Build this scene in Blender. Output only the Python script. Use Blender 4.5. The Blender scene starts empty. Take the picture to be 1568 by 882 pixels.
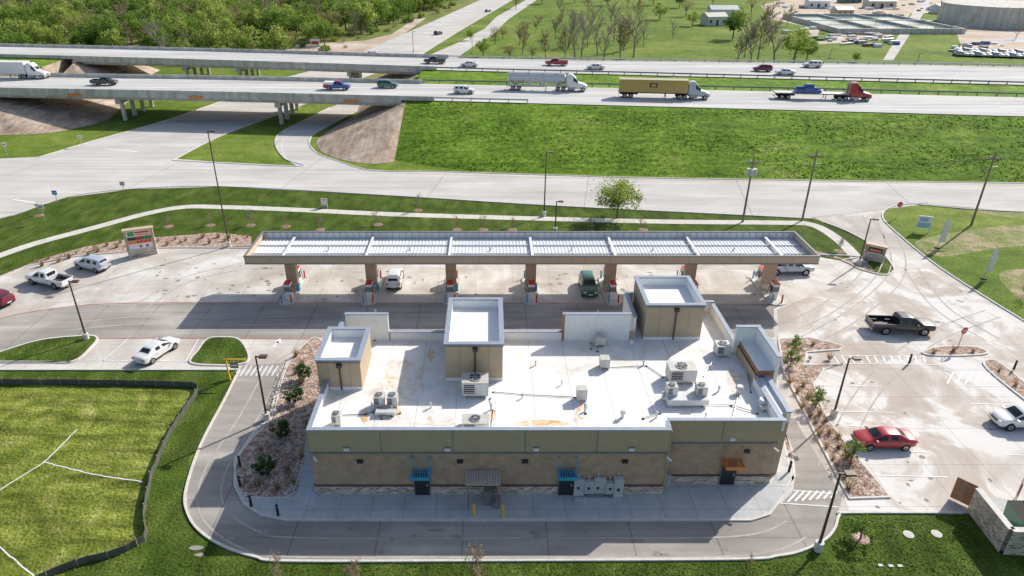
import bpy, math, random
from mathutils import Vector, Matrix
from mathutils.geometry import tessellate_polygon
R = random.Random(7)
sc = bpy.context.scene
# ------------------------------------------------------------------ survey / camera constants
H, TH, F, PX, PY = 38.0, math.radians(27.0), 1060.0, 750.0, 441.0
cT, sT = math.cos(TH), math.sin(TH)
def G(u, v, z=0.0):
    """survey grid (u,v) -> site position in metres at elevation z"""
    a = (u-PX)/F; b = (PY-v)/F
    t = (z-H)/(-sT+b*cT)
    return Vector((a*t, t*(cT+b*sT), z))
def zat(Y, v):
    b = (PY-v)/F
    t = Y/(cT+b*sT)
    return H+t*(-sT+b*cT)
def GP(pts, z=0.0): return [G(u, v, z) for u, v in pts]
# ------------------------------------------------------------------ materials
def rgb(c): return (min(c[0], .86), min(c[1], .86), min(c[2], .86), 1)
def mat(name, col, rough=0.6, metal=0.0, var=0.12, scale=3.0, coat=0.0, emit=0):
    m = bpy.data.materials.new(name); m.use_nodes = True
    nt = m.node_tree; b = nt.nodes['Principled BSDF']
    tc = nt.nodes.new('ShaderNodeTexCoord'); n = nt.nodes.new('ShaderNodeTexNoise')
    n.inputs['Scale'].default_value = scale; n.inputs['Detail'].default_value = 4
    nt.links.new(tc.outputs['Object'], n.inputs['Vector'])
    r = nt.nodes.new('ShaderNodeValToRGB')
    r.color_ramp.elements[0].position = 0.3; r.color_ramp.elements[1].position = 0.7
    r.color_ramp.elements[0].color = rgb([c*(1-var) for c in col])
    r.color_ramp.elements[1].color = rgb([min(1, c*(1+var)) for c in col])
    nt.links.new(n.outputs['Fac'], r.inputs['Fac']); nt.links.new(r.outputs['Color'], b.inputs['Base Color'])
    b.inputs['Roughness'].default_value = rough; b.inputs['Metallic'].default_value = metal
    b.inputs['Coat Weight'].default_value = coat
    return m
def gmat(name, ramp, scale=0.1, detail=8, rough=0.9, dist=0.4, fine=(6, 0.18), stretch=(1, 1, 1), rot=0,
         joints=None, bump=0.0, mid=None, k=1.0, spec=.25):
    """ground-like material: ramp noise * fine noise * optional slab joints"""
    ramp = [(p, [x*k for x in c]) for p, c in ramp]
    m = bpy.data.materials.new(name); m.use_nodes = True
    nt = m.node_tree; N = nt.nodes; L = nt.links; b = N['Principled BSDF']
    tc = N.new('ShaderNodeTexCoord'); mp = N.new('ShaderNodeMapping')
    mp.inputs['Scale'].default_value = stretch; mp.inputs['Rotation'].default_value = (0, 0, rot)
    L.new(tc.outputs['Object'], mp.inputs['Vector'])
    n = N.new('ShaderNodeTexNoise'); n.inputs['Scale'].default_value = scale
    n.inputs['Detail'].default_value = detail; n.inputs['Distortion'].default_value = dist; n.inputs['Roughness'].default_value = .62
    L.new(mp.outputs['Vector'], n.inputs['Vector'])
    r = N.new('ShaderNodeValToRGB'); el = r.color_ramp.elements
    el[0].position = ramp[0][0]; el[0].color = rgb(ramp[0][1])
    el[1].position = ramp[-1][0]; el[1].color = rgb(ramp[-1][1])
    for p, c in ramp[1:-1]:
        e = el.new(p); e.color = rgb(c)
    L.new(n.outputs['Fac'], r.inputs['Fac'])
    out = r.outputs['Color']
    def mult(out, sc_, amt, det=3, lo=.3, hi=.7, strv=None):
        f = N.new('ShaderNodeTexNoise'); f.inputs['Scale'].default_value = sc_; f.inputs['Detail'].default_value = det
        if strv:
            m2 = N.new('ShaderNodeMapping'); m2.inputs['Scale'].default_value = strv; m2.inputs['Rotation'].default_value = (0, 0, rot)
            L.new(tc.outputs['Object'], m2.inputs['Vector']); L.new(m2.outputs['Vector'], f.inputs['Vector'])
        else:
            L.new(tc.outputs['Object'], f.inputs['Vector'])
        mr = N.new('ShaderNodeMapRange'); mr.inputs['From Min'].default_value = lo; mr.inputs['From Max'].default_value = hi
        mr.inputs['To Min'].default_value = 1-amt; mr.inputs['To Max'].default_value = 1+amt
        L.new(f.outputs['Fac'], mr.inputs['Value'])
        x = N.new('ShaderNodeVectorMath'); x.operation = 'SCALE'
        L.new(out, x.inputs[0]); L.new(mr.outputs['Result'], x.inputs['Scale'])
        return x.outputs['Vector'], f
    out, f = mult(out, fine[0], fine[1])
    if mid: out, _ = mult(out, mid[0], mid[1], 5, .3, .7, mid[2] if len(mid) > 2 else None)
    if joints:
        sp = N.new('ShaderNodeSeparateXYZ'); L.new(mp.outputs['Vector'], sp.inputs[0])
        res = []
        for ax, (d, o) in zip(('X', 'Y'), joints):
            a = N.new('ShaderNodeMath'); a.operation = 'ADD'; a.inputs[1].default_value = 1000+o
            L.new(sp.outputs[ax], a.inputs[0])
            q = N.new('ShaderNodeMath'); q.operation = 'MODULO'; q.inputs[1].default_value = d
            L.new(a.outputs[0], q.inputs[0])
            c = N.new('ShaderNodeMath'); c.operation = 'LESS_THAN'; c.inputs[1].default_value = 0.06
            L.new(q.outputs[0], c.inputs[0]); res.append(c)
        mx = N.new('ShaderNodeMath'); mx.operation = 'MAXIMUM'
        L.new(res[0].outputs[0], mx.inputs[0]); L.new(res[1].outputs[0], mx.inputs[1])
        mr = N.new('ShaderNodeMapRange'); mr.inputs['To Min'].default_value = 1; mr.inputs['To Max'].default_value = .70
        L.new(mx.outputs[0], mr.inputs['Value'])
        x = N.new('ShaderNodeVectorMath'); x.operation = 'SCALE'
        L.new(out, x.inputs[0]); L.new(mr.outputs['Result'], x.inputs['Scale']); out = x.outputs['Vector']
    L.new(out, b.inputs['Base Color']); b.inputs['Roughness'].default_value = rough
    b.inputs['Specular IOR Level'].default_value = spec
    if bump:
        bp = N.new('ShaderNodeBump'); bp.inputs['Strength'].default_value = bump; bp.inputs['Distance'].default_value = .3
        L.new(f.outputs['Fac'], bp.inputs['Height']); L.new(bp.outputs['Normal'], b.inputs['Normal'])
    return m
def brickmat(name, c1, c2, mortar, bw, bh, ms=.012, bias=0.0, rough=.85):
    m = bpy.data.materials.new(name); m.use_nodes = True
    nt = m.node_tree; N = nt.nodes; L = nt.links; b = N['Principled BSDF']
    tc = N.new('ShaderNodeTexCoord'); sp = N.new('ShaderNodeSeparateXYZ'); L.new(tc.outputs['Object'], sp.inputs[0])
    a = N.new('ShaderNodeMath'); a.operation = 'ADD'; L.new(sp.outputs['X'], a.inputs[0]); L.new(sp.outputs['Y'], a.inputs[1])
    c = N.new('ShaderNodeCombineXYZ'); L.new(a.outputs[0], c.inputs['X']); L.new(sp.outputs['Z'], c.inputs['Y'])
    t = N.new('ShaderNodeTexBrick'); t.inputs['Scale'].default_value = 1
    t.inputs['Brick Width'].default_value = bw; t.inputs['Row Height'].default_value = bh
    t.inputs['Mortar Size'].default_value = ms; t.inputs['Bias'].default_value = bias
    t.inputs['Color1'].default_value = rgb(c1); t.inputs['Color2'].default_value = rgb(c2); t.inputs['Mortar'].default_value = rgb(mortar)
    L.new(c.outputs[0], t.inputs['Vector'])
    n = N.new('ShaderNodeTexNoise'); n.inputs['Scale'].default_value = 1.3; n.inputs['Detail'].default_value = 5
    L.new(tc.outputs['Object'], n.inputs['Vector'])
    mr = N.new('ShaderNodeMapRange'); mr.inputs['From Min'].default_value = .3; mr.inputs['From Max'].default_value = .7
    mr.inputs['To Min'].default_value = .86; mr.inputs['To Max'].default_value = 1.12; L.new(n.outputs['Fac'], mr.inputs['Value'])
    x = N.new('ShaderNodeVectorMath'); x.operation = 'SCALE'; L.new(t.outputs['Color'], x.inputs[0]); L.new(mr.outputs['Result'], x.inputs['Scale'])
    L.new(x.outputs['Vector'], b.inputs['Base Color']); b.inputs['Roughness'].default_value = rough
    return m
GRASS = gmat('grass', [(.3, (.09, .145, .018)), (.5, (.14, .205, .03)), (.62, (.19, .24, .045)), (.72, (.28, .27, .10))], .045, 9, fine=(2.5, .3), bump=.3, mid=(.35, .22), spec=.1)
SODG = gmat('sod_grass', [(.3, (.045, .075, .010)), (.5, (.068, .108, .015)), (.7, (.115, .15, .03))], .25, 8, fine=(5, .4), bump=.45, mid=(.8, .32, (1, .35, 1)), spec=.1)
FIELD = gmat('field_grass', [(.3, (.09, .125, .018)), (.46, (.16, .195, .03)), (.58, (.22, .245, .05)), (.72, (.30, .29, .10))], .22, 9, fine=(4, .3), bump=.6, dist=2.2, mid=(.55, .5, (.35, 1.9, 1)), rot=.6, spec=.1)
BANK = gmat('bank_grass', [(.28, (.08, .155, .012)), (.46, (.12, .215, .018)), (.6, (.165, .26, .028)), (.7, (.25, .28, .07))], .12, 9, fine=(1.2, .4), bump=.35, mid=(.5, .3, (.35, 1.8, 1)), spec=.1, rot=.1)
CONC = gmat('pavement_concrete', [(.3, (.44, .39, .34)), (.46, (.54, .49, .44)), (.54, (.60, .56, .51)), (.64, (.70, .67, .63))], .16, 9, fine=(9, .07), dist=.9, joints=((4.6, 0), (4.6, 1)), mid=(.06, .13), spec=.1)
LANE = gmat('drive_lane_concrete', [(.3, (.28, .255, .23)), (.5, (.36, .33, .30)), (.7, (.49, .45, .41))], .2, 8, fine=(8, .08), stretch=(.5, 1, 1), joints=((3, 0), (3.65, 1)), mid=(.8, .15, (.1, 1.2, 1)), spec=.1)
LOT = gmat('parking_concrete', [(.34, (.48, .41, .355)), (.45, (.54, .475, .42)), (.50, (.61, .56, .51)), (.535, (.72, .69, .655)), (.7, (.75, .73, .70))], .12, 9, fine=(9, .06), dist=1.2, joints=((4.6, 0), (4.6, 1)), rough=1, spec=.05)
ROADC = gmat('road_concrete', [(.3, (.47, .445, .42)), (.5, (.56, .53, .50)), (.7, (.66, .63, .60))], .18, 8, fine=(7, .07), stretch=(.35, 1, 1), rot=.06, mid=(.7, .11, (.04, 1.3, 1)), joints=((9, 0), (3.7, .5)), spec=.1)
HWYC = gmat('highway_concrete', [(.3, (.46, .45, .44)), (.5, (.55, .54, .52)), (.7, (.64, .625, .605))], .2, 7, fine=(6, .06), stretch=(.2, 1, 1), rot=.11, mid=(.55, .18, (.02, 1.5, 1)), spec=.1)
WALK = gmat('sidewalk_concrete', [(.3, (.54, .51, .465)), (.7, (.70, .665, .60))], .5, 6, fine=(9, .08), joints=((1.5, 0), (900, 1)), spec=.1)
SLABM = gmat('apron_concrete', [(.3, (.45, .46, .465)), (.7, (.60, .60, .60))], .6, 6, fine=(9, .07), joints=((2.4, 0), (2.4, 1)), spec=.1)
SLOPE = gmat('abutment_earth', [(.3, (.31, .215, .15)), (.45, (.42, .315, .235)), (.6, (.52, .42, .335)), (.72, (.58, .50, .42))], .3, 8, fine=(4, .16), mid=(.8, .25, (1.5, .2, 1)), bump=.3)
GRAVEL = gmat('river_gravel', [(.35, (.24, .15, .11)), (.5, (.43, .305, .24)), (.65, (.62, .51, .44))], 2.0, 6, fine=(6, .4), bump=.6, dist=.2)
MULCH = gmat('dirt_mulch', [(.3, (.2, .12, .08)), (.6, (.34, .24, .17)), (.75, (.46, .36, .28))], 1.8, 6, fine=(6, .3), bump=.6)
DIRT = gmat('bare_dirt', [(.3, (.40, .29, .21)), (.5, (.52, .42, .33)), (.7, (.66, .60, .52))], .08, 8, fine=(2, .15))
GROUNDW = gmat('woodland_floor', [(.3, (.10, .14, .025)), (.5, (.16, .20, .04)), (.62, (.24, .23, .08)), (.72, (.34, .27, .17))], .06, 8, fine=(1.5, .3))
DRYG = gmat('dry_grass', [(.35, (.13, .19, .03)), (.5, (.24, .24, .09)), (.62, (.38, .30, .19))], .35, 8, fine=(3, .3), dist=1)
STAIN = gmat('stained_concrete', [(.3, (.26, .23, .20)), (.7, (.38, .34, .30))], 1.2, 6, fine=(8, .1))
TYRE = gmat('tyre_marked_concrete', [(.3, (.38, .345, .31)), (.5, (.46, .42, .38)), (.7, (.56, .52, .48))], .6, 6, fine=(8, .1))
KERB = mat('kerb_concrete', (.64, .61, .56), .85, var=.12)
BCONC = gmat('bridge_concrete', [(.3, (.49, .46, .41)), (.7, (.66, .63, .58))], .5, 6, fine=(4, .12), mid=(.8, .2, (1, 1, .1)))
WHITEP = mat('white_paint', (.80, .80, .78), .7, var=.14, scale=2)
YELP = mat('yellow_paint', (.62, .42, .05), .7, var=.15)
REDP = mat('red_fire_lane_paint', (.52, .17, .13), .8, var=.3, scale=1)
ROOF = gmat('roof_membrane', [(.3, (.60, .54, .465)), (.39, (.735, .70, .645)), (.47, (.80, .785, .76)), (.7, (.84, .83, .82))], .28, 9, fine=(2, .04), dist=1.0, rough=.6, joints=((3.05, 0), (900, 0)), mid=(1.1, .04))
ROOFW = mat('parapet_membrane', (.82, .82, .81), .6, var=.04)
RUST = gmat('rust_stain', [(.4, (.80, .775, .73)), (.5, (.75, .60, .42)), (.62, (.62, .38, .17))], 1.1, 7, fine=(4, .1), dist=1.2)
RUST2 = gmat('ponding_stain', [(.40, (.80, .785, .75)), (.52, (.75, .70, .63)), (.66, (.62, .52, .42))], .8, 8, fine=(4, .06), dist=1.2)
TAN = mat('tan_stucco', (.47, .37, .255), .85, var=.05, scale=1)
TAN2 = mat('tan_fascia', (.54, .42, .30), .7, var=.05)
DTRIM = mat('grey_metal_trim', (.20, .205, .22), .5, var=.08)
CAPB = mat('coping_blue_grey', (.30, .34, .41), .45, var=.08)
BRICK = brickmat('tan_brick', (.50, .33, .225), (.42, .265, .175), (.48, .40, .32), .30, .10, .012)
RBRICK = brickmat('red_brick', (.45, .17, .085), (.35, .13, .065), (.4, .28, .2), .30, .10)
DBRICK = brickmat('dark_brick_course', (.17, .07, .05), (.14, .06, .045), (.25, .18, .14), .30, .12)
STONE = brickmat('ledge_stone', (.66, .55, .42), (.24, .16, .12), (.72, .67, .60), .42, .19, .02)
DOORM = mat('dark_door', (.025, .028, .035), .35, var=.1)
BLUE = mat('blue_awning', (.04, .34, .56), .4, var=.08)
ORANGE = mat('orange_awning', (.75, .24, .05), .4, var=.08)
GALV = mat('galvanised_metal', (.55, .56, .57), .45, .3, var=.12)
LGREY = mat('light_grey_metal', (.58, .59, .59), .5, .05, var=.08)
HVAC = mat('hvac_beige_metal', (.56, .53, .48), .5, .05, var=.1)
DARKM = mat('dark_grill', (.04, .04, .045), .6, var=.2)
DECK = mat('canopy_deck_metal', (.72, .74, .76), .45, .0, var=.1, scale=.4)
DECKR = mat('canopy_rib_metal', (.82, .83, .83), .45, .0, var=.06)
BRONZE = mat('bronze_pole', (.10, .065, .055), .5, .2, var=.1)
WOODP = mat('pole_timber', (.25, .20, .16), .85, var=.2)
BLACK = mat('black_rubber', (.018, .018, .018), .8, var=.2)
GLASS = mat('vehicle_glass', (.02, .026, .032), .06, var=.1)
RIM = mat('wheel_rim', (.42, .42, .43), .35, .7, var=.1)
HEADL = mat('headlight_lens', (.7, .72, .74), .1, var=.05)
TAILL = mat('tail_light_lens', (.4, .015, .01), .2, var=.05)
WHITEM = mat('white_panel', (.78, .78, .77), .5, var=.05)
REDM = mat('red_panel', (.55, .035, .025), .4, var=.08)
GREENM = mat('green_panel', (.04, .32, .09), .4, var=.08)
YELM = mat('yellow_bollard', (.75, .5, .04), .5, var=.08)
SIGNB = mat('sign_blue', (.05, .2, .5), .5, var=.05)
LBLUE = mat('sign_pale_blue', (.3, .5, .68), .5, var=.05)
BARK = mat('bark', (.16, .125, .095), .9, var=.3, scale=5)
BARKG = mat('bare_branch_bark', (.33, .27, .23), .9, var=.25, scale=5)
FABR = mat('silt_fabric', (.10, .105, .09), .9, var=.2)
WATER = mat('pond_water', (.16, .21, .20), .15, var=.1, scale=.1)
def leafm(n, c, tr=.45):
    m = mat(n, c, .7, var=.25, scale=.6); nt = m.node_tree; b = nt.nodes['Principled BSDF']; b.inputs['Specular IOR Level'].default_value = .15
    t = nt.nodes.new('ShaderNodeBsdfTranslucent'); mx = nt.nodes.new('ShaderNodeMixShader'); mx.inputs['Fac'].default_value = tr
    nt.links.new(b.inputs['Base Color'].links[0].from_socket, t.inputs['Color'])
    nt.links.new(b.outputs[0], mx.inputs[1]); nt.links.new(t.outputs[0], mx.inputs[2]); nt.links.new(mx.outputs[0], nt.nodes['Material Output'].inputs['Surface'])
    return m
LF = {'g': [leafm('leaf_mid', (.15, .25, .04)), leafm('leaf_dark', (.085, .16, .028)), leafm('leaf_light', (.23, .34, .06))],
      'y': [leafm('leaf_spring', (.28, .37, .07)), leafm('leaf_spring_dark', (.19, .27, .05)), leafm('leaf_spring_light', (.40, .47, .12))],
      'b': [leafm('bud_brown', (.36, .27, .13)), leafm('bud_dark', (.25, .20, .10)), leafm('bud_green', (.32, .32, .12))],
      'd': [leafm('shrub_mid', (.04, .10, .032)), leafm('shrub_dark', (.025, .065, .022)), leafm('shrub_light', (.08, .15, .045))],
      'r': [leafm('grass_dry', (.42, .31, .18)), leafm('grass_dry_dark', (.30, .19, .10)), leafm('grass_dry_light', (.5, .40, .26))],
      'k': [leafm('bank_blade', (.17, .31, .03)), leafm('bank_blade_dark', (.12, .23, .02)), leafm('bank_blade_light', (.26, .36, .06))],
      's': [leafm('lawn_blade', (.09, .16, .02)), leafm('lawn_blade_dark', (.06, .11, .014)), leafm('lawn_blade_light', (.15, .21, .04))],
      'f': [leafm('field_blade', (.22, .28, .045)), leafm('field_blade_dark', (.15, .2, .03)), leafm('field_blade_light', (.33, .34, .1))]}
# ------------------------------------------------------------------ mesh builder
def empty(name, loc=(0, 0, 0), rz=0, parent=None):
    e = bpy.data.objects.new(name, None); e.empty_display_size = .1
    sc.collection.objects.link(e); e.location = loc; e.rotation_euler = (0, 0, rz)
    if parent: e.parent = parent
    return e
class MB:
    def __init__(s): s.v = []; s.f = []; s.m = []; s.mats = []; s.T = Matrix.Identity(4)
    def mi(s, m):
        if m not in s.mats: s.mats.append(m)
        return s.mats.index(m)
    def add(s, vs, fs, m):
        o = len(s.v); s.v += [tuple(s.T @ Vector(p)) for p in vs]; k = s.mi(m)
        for f in fs: s.f.append([i+o for i in f]); s.m.append(k)
    def box(s, x0, x1, y0, y1, z0, z1, m, top=None):
        v = [(x0, y0, z0), (x1, y0, z0), (x1, y1, z0), (x0, y1, z0), (x0, y0, z1), (x1, y0, z1), (x1, y1, z1), (x0, y1, z1)]
        s.add(v, [(3, 2, 1, 0), (0, 1, 5, 4), (1, 2, 6, 5), (2, 3, 7, 6), (3, 0, 4, 7)], m)
        s.add(v[4:], [(0, 1, 2, 3)], top or m)
    def cyl(s, p0, p1, r0, r1=None, n=10, m=None, cap=True):
        r1 = r0 if r1 is None else r1
        p0 = Vector(p0); p1 = Vector(p1); d = (p1-p0).normalized()
        a = d.orthogonal().normalized(); b = d.cross(a)
        vs = []
        for p, r in ((p0, r0), (p1, r1)):
            for i in range(n):
                t = 2*math.pi*i/n; vs.append(p+a*math.cos(t)*r+b*math.sin(t)*r)
        fs = [(i, (i+1) % n, n+(i+1) % n, n+i) for i in range(n)]
        if cap: fs += [tuple(range(n-1, -1, -1)), tuple(range(n, 2*n))]
        s.add(vs, fs, m)
    def poly(s, pts, m, dz=0):
        P = [Vector(p) for p in pts]
        for t in tessellate_polygon([[Vector((p.x, p.y, 0)) for p in P]]):
            a, b, c = [P[i] for i in t]
            if (b-a).cross(c-a).z < 0: b, c = c, b
            s.add([a+Vector((0, 0, dz)), b+Vector((0, 0, dz)), c+Vector((0, 0, dz))], [(0, 1, 2)], m)
    def strip(s, pts, w, z0, z1, m, closed=False):
        P = [Vector(p) for p in pts]; n = len(P); Lp = []; Rp = []
        for i in range(n):
            a = P[i-1] if (i > 0 or closed) else P[i]; b = P[(i+1) % n] if (i < n-1 or closed) else P[i]
            d = Vector((b.x-a.x, b.y-a.y, 0)).normalized(); q = Vector((-d.y, d.x, 0))*w/2
            Lp.append(P[i]+q); Rp.append(P[i]-q)
        for i in range(n if closed else n-1):
            j = (i+1) % n; u = Vector((0, 0, z1))
            s.add([Rp[i]+u, Rp[j]+u, Lp[j]+u, Lp[i]+u], [(0, 1, 2, 3)], m)
            if z0 is not None:
                l = Vector((0, 0, z0))
                s.add([Rp[i]+l, Rp[j]+l, Rp[j]+u, Rp[i]+u], [(0, 1, 2, 3)], m)
                s.add([Lp[j]+l, Lp[i]+l, Lp[i]+u, Lp[j]+u], [(0, 1, 2, 3)], m)
    def mesh(s, name, smooth=False):
        me = bpy.data.meshes.new(name); me.from_pydata(s.v, [], s.f)
        for m in s.mats: me.materials.append(m)
        me.polygons.foreach_set('material_index', s.m)
        if smooth: me.polygons.foreach_set('use_smooth', [True]*len(s.f))
        me.update(); return me
    def obj(s, name, parent=None, loc=(0, 0, 0), rz=0, smooth=False):
        o = bpy.data.objects.new(name, s.mesh(name, smooth)); sc.collection.objects.link(o)
        o.location = loc; o.rotation_euler = (0, 0, rz)
        if parent: o.parent = parent
        return o
def smooth(pts, k=6, closed=False):
    P = [Vector(p) for p in pts]; n = len(P); out = []
    for i in range(n if closed else n-1):
        if closed: a, b, c, d = P[i-1], P[i], P[(i+1) % n], P[(i+2) % n]
        else: a, b, c, d = P[max(i-1, 0)], P[i], P[i+1], P[min(i+2, n-1)]
        for j in range(k):
            t = j/k
            out.append(.5*((2*b)+(c-a)*t+(2*a-5*b+4*c-d)*t*t+(3*b-a-3*c+d)*t**3))
    if not closed: out.append(P[-1])
    return out
def resample(P, N):
    L = [0]
    for a, b in zip(P, P[1:]): L.append(L[-1]+(b-a).length)
    out = []; j = 0
    for i in range(N):
        t = L[-1]*i/(N-1)
        while j < len(P)-2 and L[j+1] < t: j += 1
        q = (t-L[j])/max(1e-6, L[j+1]-L[j]); out.append(P[j].lerp(P[j+1], q))
    return out
def sheet(name, pts, m, z=0.004, sm=False, parent=None):
    b = MB(); P = [Vector((p[0], p[1], z)) for p in pts]
    if sm: P = smooth(P, 5, True)
    b.poly(P, m); return b.obj(name, parent)
# ------------------------------------------------------------------ terrain
b = MB(); n = 40
xs = [-1600+3200*i/n for i in range(n+1)]; ys = [-300+2500*i/n for i in range(n+1)]
b.add([(x, y, 0) for y in ys for x in xs], [(j*(n+1)+i, j*(n+1)+i+1, (j+1)*(n+1)+i+1, (j+1)*(n+1)+i) for j in range(n) for i in range(n)], GRASS)
b.obj('ground')
sheet('sod_lawn', GP([(-120, 400), (0, 335), (100, 303), (200, 290), (340, 286), (600, 300), (840, 315), (1200, 333), (1262, 338), (1340, 372), (1372, 408), (1366, 418), (1320, 415), (1240, 410), (380, 410), (0, 450), (-120, 470)]), SODG, .004)
sheet('lower_lawn', GP([(-140, 560), (370, 560), (370, 640), (290, 700), (290, 800), (450, 850), (1130, 850), (1290, 780), (1480, 780), (1545, 850), (1700, 860), (1700, 1100), (-140, 1100)]), SODG, .004)
sheet('field_lawn', GP([(-140, 587), (150, 590), (303, 597), (262, 665), (235, 720), (221, 790), (223, 826), (180, 848), (105, 868), (60, 960), (-140, 980)]), FIELD, .008)
for pts in ([(1400, 372), (1440, 360), (1500, 350), (1568, 344), (1640, 345), (1640, 372), (1540, 378), (1480, 388), (1430, 392)], [(1530, 420), (1568, 412), (1640, 420), (1640, 450), (1560, 452)], [(1490, 322), (1568, 318), (1640, 322), (1640, 332), (1560, 334)]):
    sheet('dry_grass_patch', GP(pts), DRYG, .004, True)
pav = [(-140, 470), (0, 425), (45, 408), (110, 394), (190, 386), (240, 380), (380, 380), (1235, 390), (1290, 400), (1318, 413), (1350, 421), (1364, 419), (1368, 410), (1345, 382), (1300, 356), (1262, 341), (1240, 330),
       (1240, 300), (1420, 300), (1378, 313), (1356, 322), (1351, 332), (1362, 347), (1425, 400), (1500, 450), (1568, 492), (1760, 610),
       (1760, 800), (1600, 800), (1540, 790), (1475, 786), (1300, 786), (1285, 790), (1278, 810), (1262, 828), (1225, 845), (1190, 852), (1130, 857),
       (450, 860), (390, 853), (340, 836), (304, 812), (287, 785), (284, 755), (300, 700), (318, 660), (345, 610), (366, 567), (345, 566), (-140, 566)]
sheet('site_pavement', GP(pav), CONC, .008)
sheet('parking_lot', GP([(1190, 474), (1300, 430), (1420, 410), (1500, 455), (1568, 495), (1760, 612), (1760, 798), (1600, 798), (1475, 784), (1300, 782), (1285, 735), (1230, 640), (1195, 560)]), LOT, .012)
sheet('service_lane', GP([(1282, 790), (1278, 810), (1262, 827), (1225, 844), (1190, 851), (1130, 856), (450, 859), (390, 852), (340, 835), (304, 811), (288, 785), (285, 755), (301, 700), (319, 660), (346, 610), (367, 567), (372, 560), (440, 556), (500, 640), (1215, 640), (1290, 760)]), LANE, .016)
sheet('front_drive_lane', GP([(-140, 530), (0, 488), (60, 476), (140, 467), (300, 464), (1185, 466), (1185, 545), (480, 545), (470, 520), (150, 518), (60, 528), (-140, 560)]), LANE, .020)
sheet('access_path', GP([(-140, 556), (345, 556), (372, 556), (367, 567), (345, 566.5), (-140, 566.5)]), WALK, .024)
# pavement wear: oil drips, patches, tyre arcs
ws = MB()
def blob(u, v, a, b_, m=STAIN, z=.028):
    c = G(u, v, z); k = 9; ws.poly(smooth([(c.x+a*math.cos(6.283*i/k)*R.uniform(.7, 1.2), c.y+b_*math.sin(6.283*i/k)*R.uniform(.7, 1.2), z) for i in range(k)], 2, True), m)
for i in range(40): blob(R.uniform(225, 420), R.uniform(395, 455), R.uniform(.1, .35), R.uniform(.1, .3))
for i in range(60): blob(R.uniform(400, 1200), R.uniform(415, 460), R.uniform(.1, .4), R.uniform(.1, .4))
for i in range(34): blob(R.uniform(1250, 1540), R.uniform(430, 780), R.uniform(.08, .28), R.uniform(.08, .25))
for i in range(22): blob(R.uniform(300, 1200), R.uniform(805, 850), R.uniform(.2, .6), R.uniform(.15, .3))
for pts in ([(1210, 500), (1270, 470), (1330, 420), (1345, 370), (1330, 330)], [(1240, 520), (1310, 480), (1370, 425), (1372, 380), (1345, 335)], [(1270, 720), (1330, 600), (1420, 520), (1520, 480)],
            [(1395, 410), (1440, 470), (1520, 520)], [(100, 500), (220, 490), (330, 492), (450, 490)], [(460, 540), (420, 570), (380, 640), (330, 720), (325, 780), (380, 825), (460, 838), (800, 838), (1130, 836), (1220, 810)],
            [(200, 480), (280, 430), (360, 410)]):
    P = smooth(GP(pts, .026), 6)
    for o in (-.85, .85):
        Q = []
        for i, p in enumerate(P):
            a = P[max(i-1, 0)]; c = P[min(i+1, len(P)-1)]; d = (c-a).normalized(); Q.append(p+Vector((-d.y*o, d.x*o, 0)))
        ws.strip(Q, .15, None, 0, TYRE)
ws.obj('pavement_stains')
# kerbs
kb = MB()
def kerb(pts, sm=True, closed=False, w=.18, h=.13):
    P = GP(pts)
    if sm: P = smooth(P, 5, closed)
    kb.strip(P, w, 0, h, KERB, closed)
kerb([(-140, 470), (0, 425), (45, 408), (110, 394), (190, 386), (240, 380), (380, 380)])
kerb([(380, 380), (1235, 390), (1290, 400), (1318, 413), (1350, 421), (1364, 419), (1368, 410), (1345, 382), (1300, 356), (1262, 341)])
kerb([(1420, 311), (1378, 314), (1356, 322), (1351, 332), (1362, 347), (1425, 400), (1500, 450), (1568, 492), (1760, 610)])
kerb([(1475, 786), (1300, 786), (1285, 790), (1278, 810), (1262, 828), (1225, 845), (1190, 852), (1130, 857), (790, 859), (450, 860), (390, 853), (340, 836), (304, 812), (287, 785), (284, 755), (300, 700), (318, 660), (345, 610), (366, 567)])
kerb([(-140, 567), (366, 567)], False); kerb([(-140, 555.5), (110, 555.5)], False)
kb.obj('kerb')
def island(name, pts, m, z=.11, sm=True, kerbw=.2):
    P = GP(pts); P = smooth(P, 5, True) if sm else P
    q = MB(); q.strip(P, kerbw, 0, .13, KERB, True); q.poly([(p.x, p.y, z) for p in P], m); return q.obj(name)
island('grass_island', [(-100, 553), (-20, 545), (60, 522), (130, 515), (149, 518), (140, 532), (112, 554), (60, 555)], SODG)
island('grass_island', [(292, 556), (303, 538), (318, 520), (340, 517), (365, 520), (379, 538), (380, 553), (365, 559), (330, 560)], SODG)
q = MB()
P = GP([(480, 520), (452, 545), (440, 556), (424, 600), (412, 640), (385, 668), (360, 705), (360, 745), (374, 772), (400, 789), (440, 797), (800, 797), (1150, 797), (1178, 788), (1192, 770), (1212, 750), (1214, 735), (1190, 640), (1190, 520)])
q.strip(P, .2, 0, .13, KERB, True); q.poly([(p.x, p.y, .12) for p in P], SLABM); q.obj('building_sidewalk')
q = MB(); P = smooth(GP([(442, 558), (470, 526), (488, 520), (520, 560), (500, 610), (478, 640), (466, 700), (448, 756), (420, 764), (376, 760), (362, 735), (364, 706), (388, 672), (416, 642), (428, 600)]), 4, True)
q.strip(P, .12, .12, .17, KERB, True); q.poly([(p.x, p.y, .15) for p in P], GRAVEL); q.obj('gravel_bed')
island('gravel_bed', [(1192, 520), (1240, 518), (1290, 530), (1285, 536), (1235, 540), (1230, 560), (1290, 558), (1262, 566), (1246, 590), (1262, 635), (1302, 690), (1335, 728), (1362, 762), (1300, 764), (1285, 735), (1252, 672), (1222, 612), (1200, 570)], GRAVEL, sm=False)
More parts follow.
